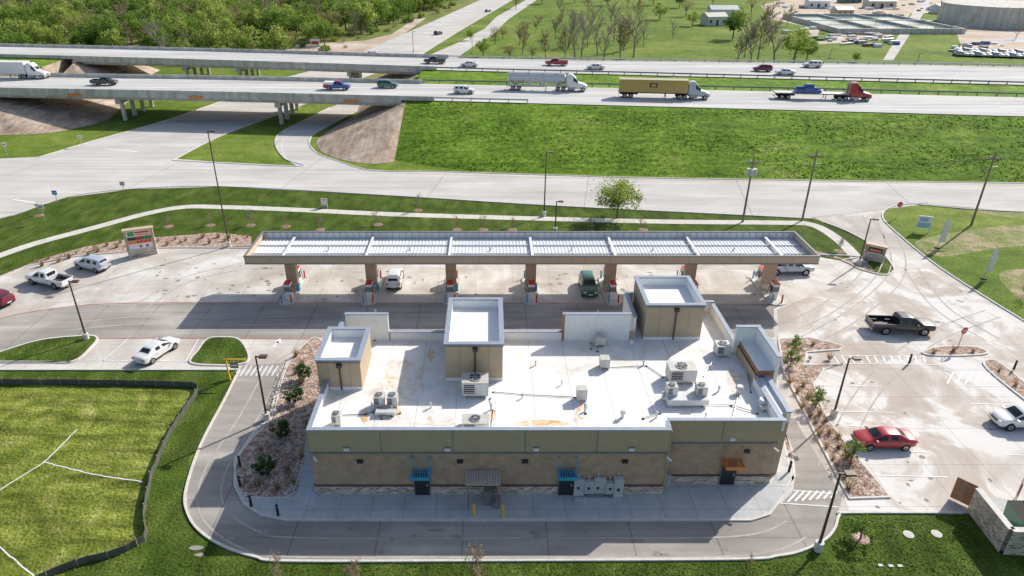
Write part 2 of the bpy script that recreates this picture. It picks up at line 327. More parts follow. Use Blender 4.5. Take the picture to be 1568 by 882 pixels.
island('gravel_bed', [(1178, 742), (1192, 715), (1198, 650), (1212, 690), (1216, 730), (1205, 746)], GRAVEL, sm=False)
island('gravel_bed', [(1412, 540), (1440, 532), (1490, 532), (1512, 541), (1480, 545), (1430, 545)], GRAVEL)
island('gravel_bed', [(1508, 553), (1530, 556), (1580, 596), (1660, 660), (1640, 664), (1560, 606), (1512, 566)], GRAVEL)
sheet('mulch_bed', GP([(-60, 442), (0, 422), (60, 398), (130, 378), (195, 366), (245, 363), (330, 356), (385, 362), (385, 377), (240, 379), (190, 385), (110, 393), (45, 407), (0, 424)]), GRAVEL, .012)
sheet('mulch_bed', GP([(1250, 384), (1300, 398), (1330, 404), (1340, 416), (1318, 411), (1290, 398), (1245, 388)]), GRAVEL, .012)
st = MB()
def stones(u0, u1, v0, v1, n_, z, test):
    for _ in range(n_):
        u, v = R.uniform(u0, u1), R.uniform(v0, v1)
        if not test(u, v): continue
        p = G(u, v, z); s_ = R.uniform(.04, .11); a_ = R.uniform(0, 3.14)
        c_, d_ = math.cos(a_)*s_, math.sin(a_)*s_
        st.add([(p.x+c_, p.y+d_, z), (p.x-d_, p.y+c_, z), (p.x-c_, p.y-d_, z), (p.x+d_, p.y-c_, z), (p.x, p.y, z+s_*.6)], [(0, 1, 4), (1, 2, 4), (2, 3, 4), (3, 0, 4)], R.choice((GRAVEL, KERB, MULCH, GRAVEL)))
stones(362, 490, 560, 760, 3800, .15, lambda u, v: u > 430-(v-560)*.35 and u > 362+max(0, 700-v)*.35 and u < 500-(v-560)*.24 and u > 366)
stones(1205, 1350, 570, 760, 1800, .11, lambda u, v: 1212+(v-580)*.5 < u < 1246+(v-590)*.62)
st.obj('river_stones')
fw = MB()
P = smooth(GP([(-140, 440), (0, 391), (60, 371), (150, 347), (220, 328), (280, 317), (340, 317), (450, 321), (600, 328), (800, 334), (1000, 339), (1200, 341), (1238, 343), (1262, 352), (1290, 372), (1318, 402)], .008), 5)
fw.strip(P, 1.7, None, .006, WALK); fw.obj('sidewalk')
# ------------------------------------------------------------------ surface streets
sheet('frontage_road', GP([(-300, 300), (-140, 262), (0, 243), (150, 236), (265, 243), (330, 248), (455, 254), (530, 252), (560, 259), (600, 262), (700, 264), (1000, 273), (1568, 281), (2000, 283),
      (2000, 335), (1568, 325), (1420, 313), (1240, 334), (1200, 333), (840, 315), (600, 300), (340, 286), (200, 290), (100, 303), (0, 335), (-140, 400), (-300, 500)]), ROADC, .032)
sheet('cross_street', GP([(-20, 246), (60, 241), (150, 214), (250, 186), (340, 155), (400, 128), (470, 110), (530, 92), (600, 60), (680, 25), (735, 0), (757, -14), (805, -14), (780, 3), (700, 50), (640, 88), (560, 118), (500, 146), (455, 165), (400, 185), (330, 212), (265, 246)]), ROADC, .036)
sheet('side_ramp', GP([(640, 92), (700, 66), (742, 44), (760, 26), (805, 0), (822, 0), (778, 30), (756, 52), (718, 76), (690, 96)]), ROADC, .04)
sheet('turnaround_lane', GP([(600, 263), (560, 260), (520, 248), (488, 236), (474, 222), (478, 208), (510, 190), (548, 170), (610, 140), (570, 140), (505, 165), (470, 182), (435, 200), (422, 213), (424, 228), (437, 244), (455, 255), (480, 262)]), ROADC, .044)
kb2 = MB()
for pl in ([(600, 263), (560, 260), (520, 248), (488, 236), (474, 222), (478, 208), (510, 190), (548, 170)], [(265, 246), (455, 255), (437, 244), (424, 228), (422, 213), (435, 200), (470, 182), (505, 165)],
           [(-60, 330), (0, 335), (100, 303), (200, 290), (340, 286), (600, 300), (840, 315), (1200, 333), (1245, 336)], [(600, 263), (700, 264), (1000, 273), (1568, 281), (2000, 283)],
           [(265, 246), (330, 212), (400, 185), (455, 165)], [(60, 241), (150, 214), (250, 186), (340, 155)], [(1400, 313), (1568, 325), (2000, 335)]):
    kb2.strip(smooth(GP(pl), 5) if len(pl) > 2 else GP(pl), .2, 0, .14, KERB)
kb2.obj('road_kerb')
mk = MB()
def line(pts, w, m, z=.052, dash=None, sm=True):
    P = GP(pts) if not isinstance(pts[0], Vector) else pts
    if sm and len(P) > 2: P = smooth(P, 6)
    if not dash: mk.strip(P, w, None, z, m); return
    L = sum((b-a).length for a, b in zip(P, P[1:])); N = max(2, int(L/1.0)); Q = resample(P, N); on, off = dash
    i = 0
    while i+on < N: mk.strip(Q[i:i+on+1], w, None, z, m); i += on+off
line([(-140, 330), (0, 292), (150, 262), (330, 266), (600, 280), (840, 292), (1200, 305), (1568, 303), (2000, 310)], .14, WHITEP, dash=(3, 9))
line([(340, 283), (600, 297), (840, 312), (1200, 330)], .13, WHITEP)
line([(620, 266), (1000, 275.5), (1568, 283.5), (1900, 286)], .13, YELP)
line([(160, 228), (212, 233)], .5, WHITEP); line([(245, 186), (300, 194)], .5, WHITEP); line([(20, 306), (60, 312)], .5, WHITEP)
line([(205, 214), (290, 190), (370, 162), (440, 130)], .14, WHITEP, dash=(3, 6))
line([(440, 245), (432, 228), (436, 212), (470, 190)], .12, WHITEP)
line([(560, 90), (650, 50), (745, 0)], .3, WHITEP, dash=(4, 8)); line([(620, 88), (690, 50), (765, 2)], .3, YELP)
line([(-140, 530), (0, 488), (60, 476), (140, 466.5), (230, 464), (300, 463.5)], .13, REDP, z=.034)
line([(300, 463.5), (1205, 466)], .13, REDP, z=.034); line([(150, 518), (480, 518)], .13, REDP, z=.034)
for x0, x1 in ((158, 196), (201, 232), (245, 270), (285, 304)): line([(x0, 553), (x1, 519)], .11, WHITEP, z=.034)
line([(130, 552), (300, 554)], .11, WHITEP, z=.034)
for a in ([(-30, 470), (8, 446)], [(8, 461), (48, 438)], [(52, 452), (110, 441)], [(114, 432), (172, 419)], [(176, 412), (226, 399)]): line(a, .1, WHITEP, z=.034)
line([(418, 532), (426, 523)], .25, WHITEP, z=.034); mk.poly(GP([(419, 524), (430, 518), (432, 527)]), WHITEP, .034)
for k in range(8): line([(368+k*8, 576), (378+k*8, 560)], .14, WHITEP, z=.036, sm=False)
for k in range(8): line([(1195+k*11, 770-k*1), (1212+k*10, 752)], .14, WHITEP, z=.034)
line([(1195, 771), (1285, 777)], .1, WHITEP, z=.038); line([(1212, 751), (1282, 757)], .1, WHITEP, z=.038)
for k in range(12): line([(1284+k*12, 556), (1276+k*12.5, 545)], .16, WHITEP, z=.034)
line([(1284, 557), (1440, 559)], .1, WHITEP, z=.038); line([(1272, 544), (1412, 547)], .1, WHITEP, z=.038)
for x0, y0, x1, y1 in [(1250, 590, 1345, 592), (1267, 630, 1370, 632), (1290, 652, 1390, 654), (1318, 690, 1428, 693), (1340, 728, 1452, 731)]: line([(x0, y0), (x1, y1)], .1, WHITEP, z=.034)
for x0, y0, x1, y1 in [(1445, 566, 1520, 566), (1462, 590, 1555, 592), (1485, 618, 1600, 622), (1510, 655, 1640, 660), (1540, 696, 1660, 702)]: line([(x0, y0), (x1, y1)], .1, WHITEP, z=.034)
for k in range(6): line([(1450+k*14, 588), (1460+k*14, 570)], .14, WHITEP, z=.038)
mk.obj('road_markings')
fl = MB()
for pts in ([(-60, 790), (0, 750), (68, 708), (118, 658)], [(68, 708), (150, 728), (220, 738)], [(-20, 822), (0, 838), (60, 890), (90, 930)]):
    P = resample(GP(pts), 26); P = [p+Vector((R.uniform(-.04, .04), R.uniform(-.04, .04), 0)) for p in P]; fl.strip(P, .09, 0, .02, WHITEP)
fl.obj('field_lines')
sf = MB(); P = resample(smooth(GP([(-140, 586), (0, 588), (150, 589), (280, 592), (304, 597), (290, 622), (262, 665), (240, 712), (228, 750), (221, 800), (224, 826), (180, 849), (105, 870), (40, 900)]), 4), 90)
P = [p+Vector((R.uniform(-.05, .05), R.uniform(-.05, .05), 0)) for p in P]
sf.strip(P, .03, 0, .58, FABR)
for p in P[::3]: sf.box(p.x-.04, p.x+.04, p.y-.04, p.y+.04, 0, .8, WOODP)
sf.obj('silt_fence')
# ------------------------------------------------------------------ highway, embankment and bridges
V3 = lambda L, z: [Vector((x, y, z)) for x, y in L]
ZH = 6.5
NF = [(-300, 178), (-190, 168), (-111, 160), (-65, 156), (-21, 151), (34, 144.5), (104, 135.7), (180, 125.5), (300, 107)]
NB = [(-300, 197), (-190, 186.5), (-112, 178.5), (-64, 174.5), (-19, 169.5), (37, 163), (108, 154.5), (184, 144), (304, 126)]
FF = [(-300, 230), (-190, 216), (-115, 205.5), (-66, 197.5), (-17, 188.5), (45, 179.5), (118, 168.8), (196, 156.5), (318, 137)]
FB = [(-300, 252), (-190, 236), (-115, 225.5), (-66, 217.5), (-17, 208.7), (52, 202), (128, 195), (206, 183), (330, 163)]
def curve(L, z, N=73): return resample(smooth(V3(L, z), 10), N)
nf, nb, ff, fb = [curve(L, 0) for L in (NF, NB, FF, FB)]
def yat(L, x):
    for a, b_ in zip(L, L[1:]):
        if a.x <= x <= b_.x: return a.y+(b_.y-a.y)*(x-a.x)/(b_.x-a.x)
    return (L[0] if x < L[0].x else L[-1]).y
XS = [-300+10*i for i in range(61)]
def ribbon(name, A, B, z, m, x0=-300, x1=300):
    q = MB(); X = [x0]+[x for x in XS if x0 < x < x1]+[x1]
    for a, c in zip(X, X[1:]): q.add([(a, yat(A, a), z), (c, yat(A, c), z), (c, yat(B, c), z), (a, yat(B, a), z)], [(0, 1, 2, 3)], m)
    return q.obj(name)
ribbon('highway_near_carriageway', nf, nb, ZH, HWYC); ribbon('highway_far_carriageway', ff, fb, ZH, HWYC)
def toe(x):
    T = [(-18, 128), (-12, 124.5), (-4, 121.6), (29, 118.2), (92, 115), (180, 107), (300, 90)]
    for a, b_ in zip(T, T[1:]):
        if a[0] <= x <= b_[0]: return a[1]+(b_[1]-a[1])*(x-a[0])/(b_[0]-a[0])
    return T[-1][1]
def fill(name, x0, x1, left=False):
    q = MB(); X = [x0+(x1-x0)*i/110 for i in range(111)]; rows = []
    for x in X:
        t = toe(x) if not left else yat(nf, x)-24
        r = []
        a = yat(nf, x)-.6
        for k in range(13):
            s_ = k/12; z = 6.38*(s_**.93) if k < 12 else 6.38
            r.append((x, t+(a-t)*s_, z-.02+(R.uniform(-.08, .08) if 0 < k < 12 else 0)))
        r.append((x, yat(nb, x)-.01, 6.38)); m_ = (yat(nb, x)+yat(ff, x))/2
        r += [(x, m_, 5.9), (x, yat(ff, x), 6.38), (x, yat(fb, x)+1, 6.38), (x, yat(fb, x)+20, -.02)]
        rows.append(r)
    k = len(rows[0]); q.v = [p for r in rows for p in r]
    for i in range(len(rows)-1):
        for j in range(k-1): q.f.append([i*k+j, (i+1)*k+j, (i+1)*k+j+1, i*k+j+1]); q.m.append(q.mi(BANK))
    for r in (rows[0], rows[-1]): q.add(r, [tuple(range(len(r)))], SLOPE)
    return q.obj(name, smooth=True)
fill('highway_embankment', -18, 300); fill('highway_embankment', -300, -122, True)
def cone(name, top, toes, m=SLOPE):
    q = MB(); T = [Vector(t) for t in top]
    for i in range(len(toes)-1):
        a0, a1 = T[min(i, len(T)-1)], T[min(i+1, len(T)-1)]
        q.add([a0, Vector(toes[i]), Vector(toes[i+1]), a1], [(0, 1, 2, 3)] if (a0-a1).length > .01 else [(0, 1, 2)], m)
    q.obj(name)
tp = Vector((-18, yat(nf, -18)-.6, 6.35)); tpb = Vector((-20, yat(nf, -20)+1, 5.2))
toes = smooth(GP([(604, 247), (575, 251), (535, 247), (503, 238), (487, 226), (487, 213), (515, 193), (545, 176)], .05), 4)
cone('abutment_slope', [tp]*16+[tpb]*20, toes)
q = MB(); q.add([tpb, toes[-1], (-34, 190, .05), (-19.5, 190, 5.2)], [(0, 1, 2, 3)], SLOPE)
q.add([(-19.5, 186, 5.2), (-34, 186, .06), (-36, 209, .05), (-20, 209, 5.4)], [(0, 1, 2, 3)], SLOPE); q.obj('abutment_slope')
lt = Vector((-120, yat(nf, -120)+.5, 5.6))
toesL = smooth(GP([(-90, 215), (0, 207), (60, 205), (120, 196), (165, 183), (182, 168), (200, 152), (215, 138)], .05), 4)
cone('abutment_slope', [lt]*20+[Vector((-121, 178, 5.6))]*20, toesL)
q = MB(); q.add([(-118, 203, 5.6), (-102, 203, .05), (-104, 226, .04), (-119, 226, 5.4)], [(0, 1, 2, 3)], SLOPE)
q.add([(-118, 203, 5.6), (-121, 192, 0.04), (-110, 194, 0.04), (-102, 203, .05)], [(0, 1, 2, 3)], SLOPE); q.obj('abutment_slope')
def bridge(name, A, B, x0, x1, bents):
    root = empty(name); X = [x0+(x1-x0)*i/24 for i in range(25)]
    d = MB()
    for a, c in zip(X, X[1:]):
        ya, yc, za, zc = yat(A, a), yat(A, c), yat(B, a), yat(B, c)
        d.add([(a, ya, 6.1), (c, yc, 6.1), (c, zc, 6.1), (a, za, 6.1)], [(3, 2, 1, 0)], BCONC)
        for o in (1.0, 4, 7, 10, 13, 16):
            d.strip([(a, ya+o, 0), (c, yc+o, 0)], .5, 5.0, 6.1, BCONC)
        d.strip([(a, ya-.16, 0), (c, yc-.16, 0)], .3, 5.75, 6.52, BCONC); d.strip([(a, za+.16, 0), (c, zc+.16, 0)], .3, 5.75, 6.52, BCONC)
    for k in range(1, 12):
        x = x0+(x1-x0)*k/12; d.box(x-.03, x+.03, yat(A, x)-.33, yat(A, x)-.312, 5.78, 6.5, DTRIM)
    d.obj('deck_and_girders', root)
    pr = MB()
    for bx in bents:
        y0, y1 = yat(A, bx)+.6, yat(B, bx)-.6
        pr.box(bx-.6, bx+.6, y0, y1, 4.0, 4.98, BCONC)
        for k in range(4):
            y = y0+1.6+(y1-y0-3.2)*k/3; pr.cyl((bx, y, 0), (bx, y, 4.0), .48, n=14, m=BCONC)
    for ax, sg in ((x0, 1), (x1, -1)): pr.box(ax-.5, ax+.5, yat(A, ax)-.3, yat(B, ax)+.3, 3.2, 6.08, BCONC)
    pr.obj('piers', root)
bridge('highway_bridge', nf, nb, -121, -19, [-84, -47]); bridge('highway_bridge', ff, fb, -119, -18, [-86, -70, -38])
cs = MB()
for x in (-93, -65, -30): cs.box(x-1.6, x+1.6, yat(nf, x)-.62, yat(nf, x)-.5, 5.85, 6.35, ORANGE)
cs.obj('clearance_sign')
def barrier(name, L_, off, x0, x1, h=.85, w=.32, z=ZH):
    q = MB(); X = [x0+(x1-x0)*i/40 for i in range(41)]; P = [Vector((x, yat(L_, x)+off, z)) for x in X]
    q.strip(P, w+.15, 0, .3, BCONC); q.strip(P, w*.6, .3, h, BCONC); return q.obj(name)
barrier('bridge_parapet', nf, -.1, -300, -12, .9); barrier('bridge_parapet', nb, .1, -300, -16, .9)
barrier('bridge_parapet', ff, -.1, -300, -14, .9); barrier('bridge_parapet', fb, .1, -300, -12, .9)
def guard(name, L_, off, x0, x1, dark=False):
    q = MB(); N_ = int((x1-x0)/4); P = [Vector((x0+(x1-x0)*i/N_, yat(L_, x0+(x1-x0)*i/N_)+off, 6.4)) for i in range(N_+1)]
    q.strip(P, .08, .5, .82, DTRIM if dark else GALV)
    for p in P: q.box(p.x-.09, p.x+.09, p.y+.05, p.y+.2, p.z-.2, p.z+.85, WOODP)
    q.obj(name)
guard('guardrail', ff, .4, -14, 300, True); guard('guardrail', nf, .5, -12, 8); guard('guardrail', fb, -.4, -12, 300); guard('guardrail', nb, 1.5, -16, 300, True)
hm = MB()
def hl(L_, B_, f, w, m, dash=None):
    x = -298.0
    while x < 296:
        on = dash[0] if dash else 10
        x2 = min(x+on, 298); P = [Vector((t, yat(L_, t)*(1-f)+yat(B_, t)*f, ZH)) for t in (x, (x+x2)/2, x2)]
        hm.strip(P, w, None, .006, m); x += (sum(dash) if dash else 10)
for A, B_ in ((nf, nb), (ff, fb)):
    hl(A, B_, .17, .16, WHITEP if A is nf else YELP); hl(A, B_, .86, .16, YELP if A is nf else WHITEP)
    hl(A, B_, .40, .16, WHITEP, (3.2, 9)); hl(A, B_, .63, .16, WHITEP, (3.2, 9))
hm.obj('lane_markings')
# ------------------------------------------------------------------ store building
ZR = 5.2
store = empty('convenience_store')
w = MB()
w.box(-13.2, 13.1, 39.9, 54.0, .1, ZR-.002, BRICK, ROOFW)
w.box(13.1, 21.6, 41.0, 59.4, .1, ZR-.002, BRICK, ROOFW)
w.obj('core_walls', store)
w = MB()
def band(x0, x1, y0, y1, side):
    L_ = [(.12, .85, .10, STONE), (.85, 1.0, .08, DBRICK), (4.05, 4.18, .12, DTRIM), (4.18, 6.12, .05, TAN)]
    for z0, z1, d, m in L_:
        if side == 'S': w.box(x0, x1, y0-d, y0-.002, z0, z1, m)
        if side == 'N': w.box(x0, x1, y1+.002, y1+d, z0, z1, m)
        if side == 'W': w.box(x0-d, x0-.002, y0, y1, z0, z1, m)
        if side == 'E': w.box(x1+.002, x1+d, y0, y1, z0, z1, m)
band(-13.2, 13.1, 39.9, 54, 'S'); band(-13.2, 13.1, 39.9, 54, 'W'); band(-13.2, 13.1, 39.9, 54, 'N')
band(13.22, 21.6, 41, 59.4, 'S'); band(13.1, 21.6, 41.0, 59.4, 'E'); band(13.3, 21.6, 41, 59.4, 'N')
w.box(13.102, 13.2, 39.8, 40.998, .12, 6.12, TAN)
for k in range(1, 5): w.box(-13.2+k*5.26-.02, -13.2+k*5.26+.02, 39.82, 39.849, 4.2, 6.1, DTRIM)
w.box(17.3, 17.34, 40.92, 40.949, 4.2, 6.1, DTRIM)
w.box(21.75, 22.6, 42.0, 46.8, .12, 6.0, TAN, ROOFW); w.box(21.75, 23.3, 46.9, 51.8, .12, 6.6, RBRICK, ROOFW)
w.obj('wall_cladding', store)
pq = MB()
def par(x0, x1, y0, y1, z1, inn=ROOFW, z0=ZR, cap=True):
    pq.box(x0, x1, y0, y1, z0, z1, inn)
    if cap: pq.box(x0-.05, x1+.05, y0-.05, y1+.05, z1+.002, z1+.09, CAPB)
par(-13.2, 13.1, 39.86, 40.12, 6.13); par(13.17, 21.8, 40.96, 41.22, 6.13); par(12.95, 13.15, 40.25, 40.9, 6.13)
par(-13.24, -12.98, 40.2, 46.1, 6.1); par(-13.24, -12.98, 51.3, 53.7, 7.4)
par(-12.9, -9.1, 53.8, 54.1, 7.9); par(-9.0, -3.8, 53.8, 54.1, 6.05); par(1.2, 6.6, 53.8, 54.1, 6.05); par(6.7, 12.6, 53.8, 54.1, 7.9)
par(12.95, 13.2, 54.2, 59.2, 7.4); par(19.3, 21.7, 59.1, 59.4, 6.3); par(21.4, 21.7, 51.95, 59.0, 6.2); par(21.4, 21.72, 41.3, 46.75, 6.1)
par(22.3, 22.62, 41.98, 46.8, 6.15); par(23.05, 23.35, 46.85, 51.5, 7.9); par(21.3, 23.35, 51.55, 51.85, 7.9)
par(13.3, 13.8, 59.1, 59.4, 7.2)
pq.box(-12.9, -9.1, 54.12, 54.2, 4.2, 7.85, TAN); pq.box(6.7, 12.6, 54.12, 54.2, 4.2, 7.85, RBRICK)
pq.box(6.5, 6.64, 53.7, 54.2, 5.3, 8.0, RBRICK)
pq.obj('parapets', store)
def tower(name, x0, x1, y0, y1, z1):
    q = MB(); t = .25
    q.box(x0, x1, y0, y0+t, ZR, z1, TAN); q.box(x0, x1, y1-t, y1, 3.8, z1, TAN)
    q.box(x0, x0+t, y0+t, y1-t, ZR if x0 > -13 else .15, z1, TAN); q.box(x1-t, x1, y0+t, y1-t, ZR, z1, TAN)
    q.box(x0+t, x1-t, y0+t, y1-t, ZR, z1-.75, ROOFW)
    q.box(x0+t+.002, x1-t-.002, y0+t+.002, y0+t+.03, z1-.74, z1-.01, ROOFW); q.box(x0+t+.002, x1-t-.002, y1-t-.03, y1-t-.002, z1-.74, z1-.01, ROOFW)
    q.box(x0+t+.002, x0+t+.03, y0+t+.04, y1-t-.04, z1-.74, z1-.01, ROOFW); q.box(x1-t-.03, x1-t-.002, y0+t+.04, y1-t-.04, z1-.74, z1-.01, ROOFW)
    c = .12
    q.box(x0-c, x1+c, y0-c, y0+t+.04, z1+.002, z1+.12, CAPB); q.box(x0-c, x1+c, y1-t-.04, y1+c, z1+.002, z1+.12, CAPB)
    q.box(x0-c, x0+t+.04, y0+t+.042, y1-t-.042, z1+.002, z1+.12, CAPB); q.box(x1-t-.04, x1+c, y0+t+.042, y1-t-.042, z1+.002, z1+.12, CAPB)
    q.box(x0-.04, x1+.04, y0-.04, y0-.002, z1-.22, z1-.1, DTRIM)
    q.box(x0-.02, x1+.02, y0-.02, y0-.002, ZR+.01, ZR+.3, ROOFW)
    mx = x0+(x1-x0)*.52
    q.cyl((mx, y0-.12, ZR+.1), (mx, y0-.12, z1-.5), .06, n=8, m=DARKM); q.box(mx-.2, mx+.2, y0-.26, y0-.03, z1-.55, z1-.25, DARKM)
    for xx in (x0+(x1-x0)*k/4 for k in range(1, 4)): q.box(xx-.015, xx+.015, y0-.012, y0-.001, ZR+.31, z1-.25, DTRIM)
    q.obj(name, store)
tower('centre_tower', -3.6, 1.05, 47.5, 55.3, 8.7); tower('east_tower', 13.95, 19.1, 54.0, 59.7, 8.75); tower('west_tower', -13.75, -10.3, 46.2, 51.25, 8.0)
r = MB(); r.box(-12.97, 13.14, 40.13, 53.79, ZR+.002, ZR+.03, ROOF); r.box(13.16, 21.38, 41.23, 59.09, ZR+.002, ZR+.034, ROOF)
def roofblob(pts, m, dz): r.poly([(p.x, p.y, 0) for p in smooth([G(u, v, ZR) for u, v in pts], 4, True)], m, ZR+dz)
roofblob([(785, 651), (800, 646), (830, 643), (862, 646), (872, 651), (830, 653)], RUST, .038)
roofblob([(590, 560), (615, 550), (640, 565), (650, 600), (625, 618), (590, 610)], RUST2, .038)
roofblob([(1115, 565), (1135, 575), (1142, 600), (1130, 612), (1115, 590)], RUST2, .042); roofblob([(640, 642), (680, 636), (698, 646), (688, 652), (640, 650)], RUST2, .042)
for u, v in ((600, 585), (612, 632), (755, 640), (1128, 585), (890, 632), (660, 545), (560, 640)):
    roofblob([(u+R.uniform(-9, -4), v), (u, v-R.uniform(8, 16)), (u+R.uniform(2, 6), v-2), (u+2, v+R.uniform(5, 12))], RUST, .046)
r.obj('roof', store)
def unit(q, u, v, sx, sy, sz, fans=1, m=HVAC, z=ZR, leg=.25):
    c = G(u, v, z); x, y = c.x, c.y
    q.box(x-sx/2, x+sx/2, y-sy/2, y+sy/2, z+leg, z+leg+sz, m)
    for dx in (-.4, .4): q.box(x+dx*sx-.06, x+dx*sx+.06, y-sy/2+.02, y+sy/2-.02, z+.05, z+leg-.002, GALV)
    for i in range(fans):
        fx = x-sx/2+sx*(i+.5)/fans; rr = min(sx/fans, sy)*.36
        q.cyl((fx, y, z+leg+sz), (fx, y, z+leg+sz+.08), rr, n=16, m=GALV); q.cyl((fx, y, z+leg+sz+.08), (fx, y, z+leg+sz+.1), rr*.85, n=16, m=DARKM)
        for a in range(3): q.T = Matrix.Translation((fx, y, z+leg+sz+.11)) @ Matrix.Rotation(a*math.pi/3, 4, 'Z'); q.box(-rr*.95, rr*.95, -.015, .015, 0, .015, LGREY)
        q.T = Matrix.Identity(4)
    q.box(x-sx*.42, x-sx*.02, y-sy/2-.012, y-sy/2-.001, z+leg+sz*.2, z+leg+sz*.85, DARKM if fans else m)
    for k in range(4): q.box(x-sx*.41, x-sx*.03, y-sy/2-.025, y-sy/2-.013, z+leg+sz*(.27+.15*k), z+leg+sz*(.31+.15*k), LGREY)
    q.box(x+sx*.06, x+sx*.42, y-sy/2-.015, y-sy/2-.001, z+leg+sz*.1, z+leg+sz*.9, LGREY)
hv = MB()
unit(hv, 728, 602, 2.1, 1.5, 1.25); unit(hv, 728, 655, 2.0, 1.2, .6); unit(hv, 1041, 582, 2.2, 1.4, 1.15, 1); unit(hv, 1104, 543, 1.2, 1.1, .9, 1, LGREY)
unit(hv, 1050, 618, 3.2, 1.2, .5, 0, LGREY); unit(hv, 1027, 606, .8, .8, .8, 1, HVAC, ZR+.5); unit(hv, 1072, 606, .8, .8, .8, 1, HVAC, ZR+.5)
unit(hv, 582, 622, .8, .8, .85, 1); unit(hv, 602, 622, .8, .8, .85, 1); unit(hv, 517, 650, .7, .7, .8, 1)
unit(hv, 890, 612, .8, .7, .9, 0, HVAC); unit(hv, 918, 529, .85, .7, .75, 0, HVAC); unit(hv, 925, 563, .8, .8, .8, 0, HVAC)
unit(hv, 1018, 612, .5, .4, .4, 0, LGREY); unit(hv, 591, 636, 1.5, .5, .2, 0, LGREY); unit(hv, 1170, 628, .7, .6, .3, 0, LGREY)
for u, v, rr, h in ((953, 640, .22, .5), (966, 531, .25, .5), (1131, 603, .35, .55), (1166, 624, .4, .6), (577, 500, .08, 1.6), (914, 500, .08, 1.5), (600, 630, .1, .4), (570, 628, .09, .5), (897, 630, .1, .35), (752, 628, .1, .4), (1005, 640, .1, .4), (1168, 608, .2, .5), (820, 560, .09, .3), (800, 610, .08, .3), (985, 560, .1, .35), (860, 590, .07, .3), (660, 625, .1, .35), (1100, 600, .12, .4), (1080, 640, .1, .3)):
    c = G(u, v, ZR); hv.cyl((c.x, c.y, ZR+.05), (c.x, c.y, ZR+h), rr*.6, n=12, m=LGREY); hv.cyl((c.x, c.y, ZR+h), (c.x, c.y, ZR+h+.22), rr, rr*.7, n=12, m=GALV)
def pipe(pts, rr=.035, z=ZR+.14, m=GALV):
    P = [G(u, v, z) for u, v in pts]
    for a, c in zip(P, P[1:]): hv.cyl(a, c, rr, n=6, m=m)
    for a in P: hv.box(a.x-.08, a.x+.08, a.y-.08, a.y+.08, ZR+.05, z-.03, BLACK)
pipe([(751, 609), (756, 628), (753, 655)]); pipe([(572, 630), (600, 636), (612, 632)]); pipe([(585, 640), (600, 632)]); pipe([(905, 525), (905, 533), (915, 537)])
pipe([(1090, 555), (1076, 575), (1066, 585)]); pipe([(1076, 620), (1120, 620), (1160, 632)]); pipe([(1010, 632), (985, 640)]); pipe([(897, 618), (897, 632)], .03)
pipe([(577, 500), (574, 520)]); pipe([(1130, 606), (1122, 640)]); pipe([(1135, 540), (1170, 615)])
for pts in ([(516, 636), (560, 634), (575, 628)], [(1120, 530), (1140, 545), (1150, 600)], [(930, 563), (990, 560), (1015, 577)], [(755, 600), (800, 604), (880, 608)]): pipe(pts, .025, ZR+.1, BLACK)
hv.obj('rooftop_equipment', store)
d = MB()
for X_, Y_, M_ in ((-5.1, 39.8, BLUE), (5.75, 39.8, BLUE), (18.3, 40.9, ORANGE)):
    d.box(X_-.62, X_+.62, Y_-.06, Y_-.001, .12, 2.35, DTRIM); d.box(X_-.54, X_+.54, Y_-.1, Y_-.062, .13, 2.27, DOORM); d.box(X_+.36, X_+.42, Y_-.16, Y_-.1, 1.05, 1.25, GALV)
    d.box(X_-.72, X_+.72, Y_-1.15, Y_-1.07, 2.5, 2.78, M_); d.box(X_-.72, X_-.66, Y_-1.068, Y_-.01, 2.5, 2.78, M_); d.box(X_+.66, X_+.72, Y_-1.068, Y_-.01, 2.5, 2.78, M_)
    for k in range(7): d.box(X_-.62+k*.18, X_-.54+k*.18, Y_-1.066, Y_-.01, 2.6, 2.66, M_)
    for sx in (-.62, .62): d.cyl((X_+sx, Y_-1.0, 2.78), (X_+sx, Y_-.02, 3.7), .025, n=6, m=M_); d.box(X_+sx-.06, X_+sx+.06, Y_-.06, Y_-.0, 3.6, 3.8, M_)
d.obj('rear_doors', store)
e = MB()
for i, (x0, x1, z1, dz) in enumerate(((6.35, 7.1, 1.75, .3), (7.12, 7.8, 1.6, .35), (7.82, 8.7, 1.85, .3), (8.72, 9.3, 1.5, .4), (9.32, 10.0, 1.95, .5))):
    e.box(x0, x1, 39.8-dz, 39.795, .14 if i in (0, 4) else .5, z1, LGREY); e.box(x0+.05, x1-.05, 39.8-dz-.015, 39.799-dz, .6, z1-.1, GALV)
    e.box(x0+.2, x0+.4, 39.8-dz-.03, 39.8-dz-.016, .9, 1.15, DARKM)
    e.cyl((x0+.3, 39.72, z1), (x0+.3, 39.72, z1+.5), .04, n=6, m=LGREY)
e.box(6.3, 10.0, 39.0, 39.28, .13, .3, GALV)
for X_ in (-10.5, -3.1, 3.4, 10.4): e.box(X_-.2, X_+.2, 39.7, 39.845, 4.35, 4.6, WHITEM); e.box(X_-.24, X_+.24, 39.76, 39.846, 4.61, 4.66, DTRIM)
for X_ in (-9.6, -2.2, 2.6, 10.0): e.box(X_-.22, X_+.22, 39.7, 39.898, 3.2, 3.45, DOORM)
e.box(17.9, 18.3, 40.8, 40.945, 4.4, 4.62, WHITEM); e.box(19.2, 19.6, 40.8, 40.998, 3.2, 3.45, DOORM); e.box(13.5, 13.9, 40.6, 40.89, .14, 1.2, GALV)
for X_ in (-12.9, 13.0, 21.2): e.cyl((X_, 39.6 if X_ < 13.05 else 40.6, 3.9), (X_+.25, 39.3 if X_ < 13.05 else 40.3, 3.8), .09, n=8, m=WHITEM)
e.obj('wall_equipment', store)
sh = MB()
